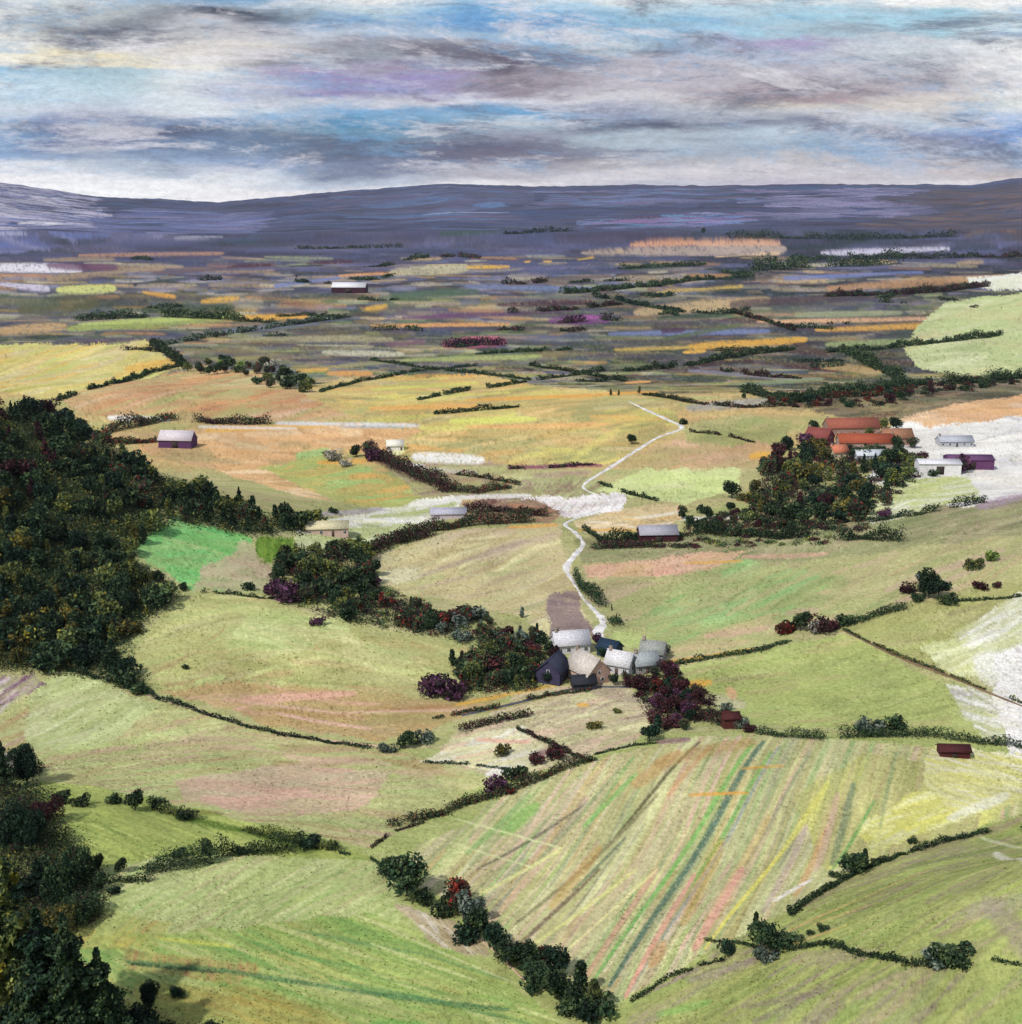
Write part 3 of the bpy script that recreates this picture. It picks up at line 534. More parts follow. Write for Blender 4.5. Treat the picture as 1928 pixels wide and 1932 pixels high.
def GROVE(poly, n, sp, kinds, pals, hp, label, group, wf=1.0):
    xs = [p[0] for p in poly]; ys = [p[1] for p in poly]; got = []; tries = 0
    while len(got) < n and tries < n*60:
        tries += 1
        x = random.uniform(min(xs), max(xs)); y = random.uniform(min(ys), max(ys))
        if not inpoly(x, y, poly) or any(abs(x-a)/sp+abs(y-b)/(sp*.55) < 1 for a, b in got): continue
        got.append((x, y))
        pal = random.choice(pals); h = hp*random.uniform(.75, 1.25)
        lb = label.replace('{c}', {'dark': 'dark green', 'teal': 'deep blue-green', 'olive': 'olive green', 'ochre': 'ochre-flecked', 'maroon': 'dark maroon', 'purple': 'purple', 'mixed': 'red-flecked green', 'light': 'light green', 'grey': 'grey-green', 'pale': 'pale', 'red': 'red'}[pal])
        T(x, y, random.choice(kinds), pal, h, lb, group, wf)

def HEDGE(pts, hh, ww, pal, label, gap=0.15, name='hedge', cat='hedge', amp=.5, group=None, dens=1.0):
    """one hedgerow: leaf clumps along a line on the ground; hh, ww in picture units at its middle"""
    P = [at(*p) for p in pts]
    m = mpp(P[len(P)//2]); h = hh*m*1.3; w = ww*m*1.4
    ls = max(.16, .9*m*1.6); out = []
    seed = random.uniform(0, 100); run = 0
    for a, b in zip(P[:-1], P[1:]):
        a = np.array(a); b = np.array(b); L = np.linalg.norm(b-a)
        if L < .1: continue
        n = int(L*h/(ls*ls)*2.6*dens*min(max(w/h, .6), 3))+4
        t = rng.random(n); s = run+t*L; sc = max(h*2.2, 1.0)
        hv = 1+amp*2*(fbm(s/sc+seed, s*0, 4)-.5)*2.6; wv = .45+1.3*fbm(s/(sc*.8)+seed+40, s*0, 3)
        keep = vnoise(s/(sc*2.2)+seed*2, s*0+3) > gap*.9
        q = a+(b-a)*t[:, None]
        an = rng.random(n)*6.283; rr = np.sqrt(rng.random(n))
        out_l = np.where(rng.random(n) < .10, 1.9, 1.0)*wv
        q[:, 0] += np.cos(an)*rr*w*.5*out_l; q[:, 1] += np.sin(an)*rr*w*.5*out_l+(fbm(s/sc+9, s*0+seed, 2)-.5)*w
        zz = hgt(q[:, 0], q[:, 1])
        q[:, 2] = zz+rng.random(n)**.8*h*np.clip(hv, .25, 2.2)*(1-.45*rr**2)
        out.append(q[keep]); run += L
    q = np.concatenate(out)
    o0 = np.array(P[0]); Vv, Fc, cc = leaves(q-o0, ls, list(PAL[pal])*3+list(PAL['dark'])+list(PAL['olive'])[:3])
    o = link(name, mesh(name, Vv, Fc, LEAF, cc)); o.location = o0; tag(o, label, cat, group); return o

def UNDER(poly, hp, pals, label, n=None, dens=1.0):
    """low growth filling the floor of a wood: nobody could count it"""
    xs = [p[0] for p in poly]; ys = [p[1] for p in poly]; out = []; cols = []
    N = int(dens*abs(sum(poly[i][0]*poly[(i+1) % len(poly)][1]-poly[(i+1) % len(poly)][0]*poly[i][1] for i in range(len(poly))))/2/95)
    k = 0
    while k < N:
        x = random.uniform(min(xs), max(xs)); y = random.uniform(min(ys), max(ys))
        if not inpoly(x, y, poly): continue
        k += 1; p = at(x, y); m = mpp(p); h = hp*m*random.uniform(.6, 1.2); w = h*1.5
        q = rng.normal(size=(110, 3))*np.array([w*.42, w*.42, 0]); q[:, 2] = h*rng.random(110)*np.exp(-(q[:, 0]**2+q[:, 1]**2)/(w*w*.5))
        q += np.array([p[0], p[1], 0]); q[:, 2] += hgt(q[:, 0], q[:, 1])
        V_, F_, c_ = leaves(q, 1.15*m*1.3, PAL[random.choice(pals)])
        out.append(V_); cols.append(c_)
    V_ = np.concatenate(out); o0 = V_.mean(0)
    o = link('undergrowth', mesh('undergrowth', V_-o0, np.arange(len(V_)).reshape(-1, 4), LEAF, np.concatenate(cols))); o.location = o0
    tag(o, label, 'undergrowth', kind='stuff'); return o

# rough grass: tussocks standing in the nearer meadows, too many to count
def rough_grass(n):
    j = (rowpy(1010)+(NR-18-rowpy(1010))*rng.random(n*3)**.8).astype(int); i = rng.integers(60, NC-62, n*3)
    keep = P1[j, i]+.25*rng.random(n*3) > .58; j = j[keep][:n]; i = i[keep][:n]; m = len(i)
    X = XX[j, i]+rng.normal(size=m)*.2; Y = YY[j, i]+rng.normal(size=m)*.3
    base = np.stack([X, Y, hgt(X, Y)], 1); s = .04+.13*rng.random(m)**3
    s = s*np.clip(Y/260, .8, 1.8)
    V_ = []; 
    for k in range(3):
        an = rng.random(m)*6.283; dx = np.cos(an)*s*1.5; dy = np.sin(an)*s*1.5; z = np.zeros(m)
        V_.append(np.stack([base+np.stack([-dx, -dy, z-.03], 1), base+np.stack([dx, dy, z-.03], 1), base+np.stack([dx*.8+dy*.4, dy*.8, s*1.1], 1), base+np.stack([-dx*.7, -dy*.7+dx*.3, s*1.3], 1)], 1))
    V_ = np.concatenate(V_, 0).reshape(-1, 3)
    cc = np.tile(C[j, i], (3, 1))*rng.choice([.85, 1.0, 1.1, 1.25], 3*m)[:, None]
    o = link('rough_grass', mesh('rough_grass', V_, np.arange(len(V_)).reshape(-1, 4), LEAF, np.repeat(cc, 4, 0))); tag(o, 'tussocks of rough grass scattered over the nearer meadows', 'grass', kind='stuff')
rough_grass(36000)
# ------------------------------------------------------------------ the wood on the left spur
WOOD = [(-40, 790), (60, 770), (140, 800), (200, 850), (300, 905), (420, 955), (560, 990), (600, 1000), (480, 1008), (330, 985), (250, 1020), (230, 1060), (310, 1100), (330, 1135), (250, 1180), (230, 1250), (275, 1310), (180, 1275), (60, 1260), (-40, 1265)]
GW = 'trees of the wood on the left hillside'
GROVE([(-40, 790), (60, 770), (110, 790), (120, 860), (90, 960), (-40, 930)], 30, 15, ['broad', 'conifer'], ['maroon', 'teal', 'maroon', 'dark'], 42, '{c} tree in the upper left corner of the hillside wood', GW)
GROVE([(100, 790), (200, 850), (300, 905), (430, 955), (600, 992), (595, 1003), (480, 1008), (330, 985), (200, 960), (110, 900)], 84, 14, ['broad', 'tall', 'conifer', 'tall', 'bush'], ['dark', 'teal', 'dark', 'olive', 'mixed', 'dark'], 38, '{c} tree along the upper edge of the hillside wood', GW)
GROVE([(-40, 940), (90, 950), (220, 970), (300, 1000), (240, 1060), (300, 1110), (210, 1130), (-40, 1110)], 70, 16, ['broad', 'broad', 'tall', 'tall'], ['olive', 'olive', 'dark', 'dark', 'olive', 'teal', 'ochre'], 42, '{c} tree in the middle of the hillside wood', GW)
GROVE([(-40, 1110), (210, 1130), (330, 1130), (250, 1180), (225, 1250), (270, 1310), (180, 1275), (60, 1258), (-40, 1262)], 70, 16, ['broad', 'tall', 'bush'], ['dark', 'teal', 'olive', 'dark', 'teal', 'dark', 'ochre'], 44, '{c} tree on the lower side of the hillside wood', GW)
UNDER(WOOD, 21, ['dark', 'teal', 'olive', 'dark', 'ochre'], 'dense dark undergrowth on the floor of the hillside wood', dens=1.5)
T(300, 1105, 'broad', 'dark', 30, 'small dark tree standing just clear of the wood beside the bright green field')
T(346, 1112, 'bush', 'dark', 16, 'dark bush at the lower tip of the bright green field')
T(470, 1112, 'bush', 'teal', 18, 'dark bush left of the purple bush, on the edge of the green field')
T(350, 1262, 'bush', 'dark', 12, 'low dark bush reaching out from the lower end of the wood')
T(268, 1308, 'bush', 'dark', 26, 'dark bush where the field track leaves the wood')
T(595, 975, 'tall', 'dark', 16, 'thin dark tree at the tip of the wood above the pale shed')
T(628, 968, 'bush', 'dark', 14, 'dark bush overhanging the pale shed at the tip of the wood')

# ------------------------------------------------------------------ belts and clumps
GB = 'trees of the belt between the wood and the farmstead'
GROVE([(510, 1075), (560, 1040), (680, 1040), (710, 1090), (720, 1150), (640, 1170), (540, 1130)], 36, 19, ['broad', 'broad', 'bush'], ['dark', 'olive', 'dark', 'mixed', 'olive'], 38, '{c} tree in the round clump beyond the left centre field', GB)
GROVE([(690, 1145), (800, 1140), (880, 1160), (960, 1190), (1030, 1215), (1010, 1245), (900, 1215), (760, 1190)], 42, 16, ['broad', 'bush', 'tall'], ['mixed', 'dark', 'grey', 'mixed', 'maroon', 'red'], 28, '{c} tree in the belt leading down to the farmstead', GB)
GROVE([(850, 1250), (900, 1225), (1000, 1240), (1030, 1265), (1000, 1295), (900, 1310), (860, 1305)], 32, 17, ['broad', 'bush', 'tall'], ['dark', 'mixed', 'olive', 'maroon', 'dark'], 32, '{c} tree in the clump left of the farm buildings', GB)
UNDER([(510, 1090), (560, 1050), (680, 1050), (715, 1100), (800, 1150), (960, 1200), (1030, 1225), (1010, 1300), (870, 1310), (860, 1260), (900, 1220), (760, 1190), (640, 1170), (540, 1135)], 13, ['dark', 'mixed', 'maroon', 'olive'], 'dark undergrowth beneath the tree belt left of the farm')
T(540, 1132, 'bush', 'purple', 46, 'vivid purple bush at the left end of the tree belt')
T(515, 1118, 'bush', 'purple', 26, 'smaller purple bush beside the vivid purple one')
T(705, 1110, 'bush', 'purple', 30, 'purple bush on the right of the round clump')
T(600, 1180, 'bush', 'purple', 20, 'low purple bush in front of the round clump')
T(832, 1312, 'bush', 'purple', 50, 'large purple bush standing before the clump left of the farm')
T(860, 1316, 'bush', 'purple', 36, 'maroon-purple bush right of the large purple bush')
T(735, 1145, 'bush', 'red', 20, 'red-leaved bush in the belt below the pale field')
T(985, 1165, 'tall', 'grey', 24, 'thin grey tree at the corner of the pale field')
GV = 'trees and bushes around the red-roofed village'
GROVE([(1470, 850), (1560, 850), (1600, 900), (1680, 870), (1700, 930), (1640, 1000), (1500, 1010), (1400, 985), (1420, 900)], 66, 17, ['broad', 'bush', 'conifer', 'tall'], ['dark', 'maroon', 'mixed', 'olive', 'dark', 'ochre', 'teal'], 32, '{c} tree in the thicket below the red-roofed village', GV)
GROVE([(1280, 965), (1400, 960), (1500, 1000), (1480, 1012), (1290, 1010)], 20, 20, ['bush', 'broad'], ['dark', 'maroon', 'mixed', 'dark'], 20, '{c} tree at the left end of the village thicket', GV)
GROVE([(1600, 860), (1720, 850), (1740, 900), (1690, 910)], 8, 20, ['broad', 'bush'], ['dark', 'olive', 'mixed'], 24, '{c} tree right of the village thicket', GV)
UNDER([(1290, 990), (1400, 960), (1470, 870), (1560, 855), (1690, 865), (1740, 900), (1660, 960), (1640, 1000), (1500, 1015), (1290, 1012)], 11, ['dark', 'mixed', 'maroon', 'dark'], 'dark undergrowth in the thicket below the village')
for x, y, k, pal, h, l in ((1560, 860, 'bush', 'dark', 20, 'dark bush hiding the foot of the crimson-roofed house'), (1600, 856, 'broad', 'mixed', 20, 'red-flecked tree before the brightest red roof'), (1625, 858, 'bush', 'dark', 16, 'dark bush at the middle of the brightest red roof'),
    (1660, 862, 'broad', 'dark', 22, 'dark tree right before the brightest red roof'), (1535, 815, 'broad', 'dark', 24, 'dark tree behind the crimson-roofed house'), (1690, 812, 'broad', 'dark', 26, 'dark tree behind the orange-roofed house'), (1720, 845, 'broad', 'mixed', 24, 'red-flecked tree between the orange roof and the pale house'), (1665, 808, 'broad', 'olive', 20, 'olive tree at the right end of the faded red roof'), (1735, 870, 'bush', 'maroon', 22, 'maroon bush left of the white barn'), (1700, 868, 'broad', 'dark', 24, 'dark tree below the orange-roofed house')):
    T(x, y, k, pal, h, l)
T(1485, 850, 'broad', 'teal', 30, 'dark rounded tree left of the red-roofed houses')
T(1520, 852, 'broad', 'purple', 34, 'purple tree against the left end of the red-roofed houses')
T(1380, 940, 'broad', 'dark', 34, 'dark spreading tree on the edge of the pale green field')
T(1408, 945, 'bush', 'ochre', 22, 'yellow-flecked bush beside the dark spreading tree')
T(1640, 830, 'broad', 'olive', 24, 'olive tree behind the long red roof')
T(1690, 850, 'broad', 'dark', 28, 'dark tree at the right end of the red-roofed houses')
T(1690, 890, 'bush', 'purple', 20, 'mauve bush right of the village thicket')
T(1668, 975, 'bush', 'purple', 20, 'pink-purple bush below the village thicket')
T(1675, 940, 'bush', 'purple', 18, 'small mauve bush beside the white field')
T(1812, 890, 'bush', 'purple', 36, 'broad purple bush beside the white barn at the right')
T(1760, 898, 'bush', 'dark', 16, 'dark bush before the white barn')
GROVE([(330, 700), (420, 682), (540, 700), (610, 735), (560, 745), (440, 715)], 24, 19, ['broad', 'bush'], ['dark', 'dark', 'mixed', 'olive'], 19, '{c} tree in the belt above the orange fields', 'trees of the belt above the orange fields')
for x, y in ((420, 690), (452, 694), (500, 696), (518, 690)): T(x, y, 'bush', 'light' if x < 490 else 'pale', 15, ('light green' if x < 490 else 'whitish')+' bush among the dark belt above the orange fields', 'pale bushes of the upper belt')
GROVE([(1390, 745), (1560, 755), (1760, 728), (1900, 716), (1900, 728), (1760, 745), (1600, 772), (1420, 762)], 26, 18, ['broad', 'bush', 'bush'], ['dark', 'maroon', 'red', 'dark', 'teal'], 14, '{c} tree in the long belt behind the red-roofed village', 'trees of the belt behind the village')
UNDER([(1135, 1018), (1290, 1004), (1500, 1012), (1640, 1012), (1560, 1030), (1290, 1034), (1150, 1034)], 9, ['dark', 'olive', 'maroon'], 'dark scrub along the lower edge of the village thicket', dens=.7)
UNDER([(1390, 735), (1560, 745), (1700, 728), (1928, 706), (1928, 726), (1760, 748), (1640, 768), (1500, 770)], 8, ['dark', 'maroon', 'dark', 'mixed'], 'dark scrub behind the red-roofed village')
UNDER([(1490, 850), (1560, 862), (1640, 868), (1720, 850), (1740, 880), (1600, 890), (1480, 880)], 9, ['dark', 'mixed', 'maroon', 'olive'], 'dark scrub at the feet of the red-roofed houses')
T(625, 868, 'bush', 'pale', 26, 'white blossoming bush in the orange field')
T(650, 880, 'bush', 'pale', 18, 'smaller white bush right of the blossoming one')
T(672, 862, 'broad', 'dark', 24, 'dark tree right of the white blossoming bush')
T(706, 868, 'bush', 'purple', 26, 'magenta bush right of the white blossom')
T(1192, 838, 'broad', 'dark', 20, 'small dark tree beside the upper white road')
T(1290, 800, 'bush', 'dark', 14, 'dark bush in the bend of the upper road')
T(1326, 441, 'broad', 'dark', 11, 'lone dark tree on the blue plain left of the far wood')
for x, y, h in ((1152, 746, 14), (1167, 746, 12), (1206, 742, 16)): T(x, y, 'tall', 'ochre', h, 'tiny upright olive tree on the far orange field', 'three small upright trees on the far orange field')
for x, y, l in ((1143, 1146, 'left one'), (1154, 1152, 'middle one'), (1163, 1170, 'lowest one')): T(x, y, 'tall', 'dark', 15, 'slim dark sapling beside the white road, %s of three' % l, 'saplings beside the white road', .5)
T(1013, 1192, 'tall', 'teal', 20, 'dark cypress at the left edge of the ploughed patch', None, .9)
# round the farmstead
for x, y, pal, h, l in ((1265, 1292, 'maroon', 34, 'maroon tree right of the grey cottage'), (1285, 1310, 'maroon', 30, 'maroon tree nearest the yellow flowers'), (1240, 1312, 'red', 34, 'bright red-leaved tree before the grey cottage'),
     (1205, 1305, 'maroon', 30, 'dark maroon tree in front of the white cottage'), (1265, 1345, 'maroon', 36, 'maroon tree on the bank below the farm'), (1235, 1335, 'purple', 26, 'purple tree on the bank below the farm'),
     (1305, 1350, 'maroon', 26, 'maroon bush at the corner of the striped field'), (1030, 1290, 'teal', 24, 'blue-black tree left of the slate outhouse'), (1128, 1212, 'purple', 22, 'purple tree between the white road and the white house'),
     (1157, 1292, 'teal', 22, 'dark green tree before the white cottage'), (1135, 1240, 'teal', 20, 'blue-black tree behind the pink gabled farmhouse'), (1255, 1235, 'grey', 20, 'grey tree behind the grey cottage'),
     (1182, 1285, 'mixed', 20, 'low dark tree at the corner of the white cottage'), (1005, 1240, 'red', 22, 'red-leaved tree just left of the farm')):
    T(x, y, 'broad', pal, h, l)
GROVE([(1190, 1290), (1260, 1270), (1320, 1300), (1330, 1345), (1290, 1385), (1240, 1365), (1205, 1325)], 26, 17, ['broad', 'bush', 'broad'], ['maroon', 'maroon', 'purple', 'mixed', 'teal'], 26, '{c} tree on the bank between the farm and the striped field', 'trees on the bank below the farm')
UNDER([(1190, 1290), (1260, 1270), (1320, 1300), (1380, 1350), (1290, 1370), (1240, 1365), (1205, 1325)], 10, ['maroon', 'maroon', 'mixed'], 'dark maroon scrub on the bank below the farm')
GROVE([(1000, 1205), (1050, 1200), (1060, 1240), (1030, 1290), (990, 1290)], 12, 16, ['broad', 'bush'], ['teal', 'dark', 'mixed', 'maroon'], 22, '{c} tree close against the left side of the farm', GB)
T(1225, 1398, 'broad', 'teal', 36, 'dark round tree below the farm at the end of the lane'); T(1240, 1385, 'tall', 'teal', 44, 'taller dark tree against the round one below the farm')
T(1123, 1375, 'bush', 'ochre', 20, 'small brown bush in the pale field below the farm')
T(1165, 1345, 'bush', 'olive', 12, 'tiny olive bush in the pale field below the farm')
T(950, 1425, 'bush', 'ochre', 24, 'olive-brown bush on the lower side of the pale triangle field')
T(975, 1470, 'bush', 'dark', 34, 'dark bush in the hedge above the striped field'); T(935, 1490, 'bush', 'purple', 34, 'purple bush at the left of the dark hedge bush')
T(960, 1496, 'bush', 'red', 16, 'red bush at the foot of the dark hedge bush'); T(1045, 1430, 'bush', 'maroon', 30, 'maroon bush where the lane meets the hedge')
T(1010, 1440, 'bush', 'maroon', 24, 'maroon-brown bush in the hedge above the striped field')
T(765, 1412, 'broad', 'dark', 36, 'dark tree at the right end of the field track'); T(795, 1400, 'bush', 'grey', 28, 'grey-green bush right of the tree at the track end'); T(730, 1418, 'bush', 'grey', 22, 'grey-green bush left of the tree at the track end')
# right-hand clumps
for x, y, k, pal, h, l in ((1745, 1125, 'broad', 'dark', 54, 'biggest dark tree on the right-hand slope'), (1770, 1130, 'broad', 'teal', 44, 'blue-green tree touching the biggest tree on the right slope'), (1712, 1118, 'bush', 'maroon', 24, 'maroon bush left of the biggest tree on the right slope'),
    (1790, 1140, 'bush', 'dark', 26, 'dark bush below the blue-green tree'), (1850, 1112, 'bush', 'maroon', 20, 'maroon bush standing alone near the right edge'), (1880, 1108, 'bush', 'maroon', 14, 'small brown bush nearest the right edge'), (1730, 1135, 'bush', 'dark', 22, 'dark bush in front of the biggest tree'),
    (1835, 1072, 'bush', 'olive', 26, 'bright green bush up the right-hand slope'), (1870, 1060, 'bush', 'light', 24, 'light green bush at the top of the right slope'), (1745, 1102, 'bush', 'grey', 24, 'grey-green bush behind the biggest tree'),
    (1480, 1192, 'bush', 'red', 30, 'red-flecked bush at the left of the hillside clump'), (1510, 1190, 'broad', 'dark', 40, 'dark tree in the hillside clump'), (1535, 1195, 'broad', 'pale', 26, 'pale leafless-looking tree in the hillside clump'), (1555, 1192, 'bush', 'maroon', 38, 'maroon bush at the right of the hillside clump'),
    (1590, 1178, 'bush', 'dark', 26, 'dark bush where the hedges meet on the hillside'),
    (1370, 1340, 'bush', 'grey', 20, 'grey bush behind the brown hut'), (1395, 1372, 'bush', 'grey', 26, 'grey-green bush right of the brown hut'),
    (1645, 1382, 'bush', 'grey', 38, 'pale grey-green bush on the right-hand hedge'), (1692, 1376, 'bush', 'dark', 34, 'dark green bush on the right-hand hedge'), (1415, 1380, 'bush', 'maroon', 20, 'maroon bush in the hedge right of the brown hut')):
    T(x, y, k, pal, h, l)
# gully line
for x, y, k, pal, h, wf, l in ((735, 1655, 'broad', 'dark', 44, 1, 'dark tree at the upper end of the gully'), (768, 1690, 'broad', 'dark', 76, 1.1, 'large dark round tree at the upper end of the gully'), (770, 1640, 'tall', 'dark', 40, .5, 'spindly dark sapling rising behind the large round tree'), (800, 1705, 'bush', 'dark', 34, 1, 'dark bush at the foot of the large round gully tree'),
    (838, 1725, 'bush', 'dark', 36, 1, 'low dark bush in the upper gully'), (860, 1712, 'broad', 'red', 60, 1, 'red-flecked tree in the upper gully'), (885, 1740, 'broad', 'grey', 60, 1, 'grey-green tree in the upper gully'), (905, 1765, 'broad', 'dark', 58, 1, 'dark tree right of the grey-green one in the gully'),
    (885, 1775, 'bush', 'teal', 40, 1, 'black-green bush beside the white bank in the gully'), (935, 1790, 'broad', 'teal', 56, 1, 'blue-black tree in the middle of the gully'), (960, 1820, 'broad', 'dark', 54, 1.2, 'broad dark tree in the middle of the gully'), (1000, 1830, 'broad', 'dark', 54, 1.1, 'dark tree below the red treetops'),
    (990, 1800, 'bush', 'red', 34, 1, 'red-leaved bush along the gully'), (1028, 1806, 'bush', 'red', 26, 1, 'second red-leaved bush nearer the bend of the gully'), (1050, 1835, 'broad', 'teal', 56, 1, 'blue-green tree in the lower gully'),
    (1010, 1868, 'broad', 'dark', 54, 1.1, 'dark tree on the left bank of the lower gully'), (1055, 1885, 'broad', 'dark', 60, 1.1, 'dark tree in the thick of the lower gully'), (1095, 1880, 'tall', 'dark', 84, 1, 'tall pointed tree in the lower gully'),
    (1080, 1905, 'bush', 'dark', 44, 1.1, 'dark bush below the tall pointed tree'), (1120, 1900, 'tall', 'olive', 66, 1.1, 'olive pointed tree at the lower end of the gully'), (1135, 1915, 'bush', 'dark', 46, 1, 'dark bush at the very end of the gully'), (1110, 1918, 'bush', 'teal', 40, 1, 'blue-black bush left of the last gully bush')):
    T(x, y, k, pal, h, l, 'trees and bushes down the gully', wf)
# shoulder at the right
for x, y, k, pal, h, wf, l in ((1605, 1648, 'broad', 'dark', 46, 1.2, 'round dark tree on the crest of the near shoulder'), (1630, 1640, 'tall', 'dark', 48, .8, 'upright dark tree right of the round one on the crest'), (1575, 1655, 'bush', 'dark', 16, 1, 'tiny bush left of the round tree on the crest'), (1654, 1628, 'bush', 'dark', 14, 1, 'small bush right of the upright tree on the crest'),
    (1440, 1790, 'broad', 'dark', 62, 1.1, 'dark tree where the near hedges meet'), (1425, 1760, 'tall', 'dark', 50, .7, 'thin dark tree behind the one where near hedges meet'), (1475, 1785, 'bush', 'dark', 36, 1.3, 'dark bush right of the tree where near hedges meet'), (1375, 1795, 'bush', 'teal', 26, 1, 'low blue-black bush left of the hedge junction'), (1450, 1808, 'bush', 'grey', 26, 1.3, 'grey-green bush below the hedge junction'),
    (1552, 1755, 'bush', 'dark', 16, 1, 'small round bush alone on the near slope'), (1528, 1762, 'bush', 'dark', 12, 1, 'tiny bush beside the small round one'), (1765, 1815, 'bush', 'grey', 34, 1.2, 'left half of the pair of bushes on the near right slope'), (1800, 1815, 'bush', 'dark', 44, 1.2, 'larger dark bush of the pair on the near right slope'),
    (1495, 1722, 'bush', 'dark', 14, 1.5, 'low bush at the lower end of the crest hedge'), (1720, 1590, 'bush', 'dark', 14, 1.2, 'small bush further up the crest')):
    T(x, y, k, pal, h, l, None, wf)
# left foreground: bushes of the green hollow
for x, y, k, pal, h, wf, l in ((115, 1515, 'bush', 'dark', 30, 1, 'dark bush at the top left of the green hollow'), (155, 1520, 'bush', 'dark', 26, 1, 'second dark bush along the top of the green hollow'), (218, 1515, 'bush', 'dark', 24, 1, 'third dark bush along the top of the green hollow'), (255, 1530, 'broad', 'dark', 44, .8, 'rounded dark tree on the top hedge of the hollow'), (300, 1525, 'bush', 'dark', 26, 1.2, 'dark bush right of the rounded tree on the hollow hedge'), (350, 1545, 'bush', 'dark', 24, 1.2, 'dark bush at the right end of the hollow hedge'),
    (388, 1610, 'broad', 'dark', 30, .9, 'rounded dark tree above the block of hedge'), (340, 1615, 'bush', 'dark', 20, 1, 'dark bush left of the rounded tree in the hollow'), (188, 1640, 'broad', 'dark', 34, .7, 'thin dark tree in the hollow, left one'), (228, 1645, 'broad', 'dark', 30, .8, 'thin dark tree in the hollow, right one'), (192, 1680, 'broad', 'dark', 40, .7, 'dark tree at the lower left of the hollow'), (218, 1688, 'bush', 'teal', 20, .8, 'short dark bush at the bottom of the hollow'),
    (592, 1598, 'bush', 'teal', 26, 1.3, 'dark bush on the long green hedge'), (625, 1600, 'bush', 'teal', 18, 1, 'smaller dark bush at the end of the long green hedge'), (560, 1582, 'bush', 'dark', 18, 1, 'dark bush left on the long green hedge')):
    T(x, y, k, pal, h, l, None, wf)
# left edge, nearest trees (finer leaves)
for x, y, k, pal, h, wf, l in ((10, 1490, 'conifer', 'dark', 100, .9, 'dark pointed tree at the left edge beside the pale blossom'), (52, 1480, 'broad', 'teal', 85, .8, 'blue-green tree leaning over the left edge slope'), (32, 1462, 'bush', 'pale', 60, 1, 'pale blossoming bush between two dark trees at the left edge'),
    (15, 1590, 'bush', 'teal', 100, .55, 'deep blue-green tree low on the left edge'), (58, 1600, 'bush', 'teal', 105, .5, 'blue-black tree filling the left edge above the pale gap'), (85, 1550, 'bush', 'maroon', 60, .8, 'rusty maroon bush behind the left edge trees'),
    (15, 1700, 'conifer', 'teal', 90, 1.6, 'black-green tree on the left edge below the pale gap'), (75, 1690, 'conifer', 'teal', 80, 1.4, 'blue-black pointed tree right of the black-green one'), (105, 1690, 'bush', 'dark', 110, .55, 'broad dark bush filling the left edge thicket'), (145, 1660, 'bush', 'dark', 100, .5, 'broad dark bush at the upper right of the left edge thicket'), (160, 1730, 'bush', 'dark', 64, .9, 'dark bush at the foot of the left edge thicket'), (110, 1750, 'bush', 'ochre', 60, 1, 'orange-brown bush at the foot of the left edge thicket')):
    T(x, y, k, pal, h, l, None, wf, True)
for x, y, k, pal, h, wf, l in ((30, 1990, 'conifer', 'olive', 450, .85, 'tallest olive conifer in the bottom left corner'), (95, 2010, 'conifer', 'teal', 330, 1.1, 'blue-black conifer right of the tallest one'), (145, 2020, 'conifer', 'dark', 330, 1.1, 'dark green conifer at the right of the corner group'), (200, 2010, 'conifer', 'dark', 250, 1.1, 'smaller dark conifer on the right edge of the corner group'),
    (-25, 1990, 'conifer', 'teal', 300, 1.1, 'dark conifer cut by the left edge'), (65, 2040, 'conifer', 'dark', 230, 1.4, 'low dark conifer at the very bottom left'), (235, 1990, 'bush', 'teal', 110, 1.1, 'black-green bush right of the corner conifers'), (180, 2010, 'bush', 'dark', 120, 1.3, 'dark bush under the corner conifers'), (300, 1985, 'bush', 'teal', 60, 1.3, 'dark bush at the bottom edge right of the conifers'), (335, 1880, 'bush', 'teal', 26, .8, 'dark bush farther from the corner conifers'), (285, 1900, 'broad', 'teal', 60, .8, 'small dark tree nearest the corner conifers'), (400, 1945, 'bush', 'dark', 30, .9, 'small dark bush at the bottom edge')):
    T(x, y, k, pal, h, l, None, wf, True)

UNDER([(-30, 1470), (60, 1480), (110, 1560), (170, 1640), (190, 1730), (110, 1760), (-30, 1740)], 30, ['dark', 'teal', 'dark', 'olive', 'maroon'], 'dark scrub joining the trees down the left edge', dens=1.2)
UNDER([(-30, 1880), (150, 1900), (260, 1935), (400, 1960), (380, 1985), (-30, 1985)], 34, ['dark', 'teal', 'dark'], 'dark scrub at the feet of the corner conifers', dens=1.0)
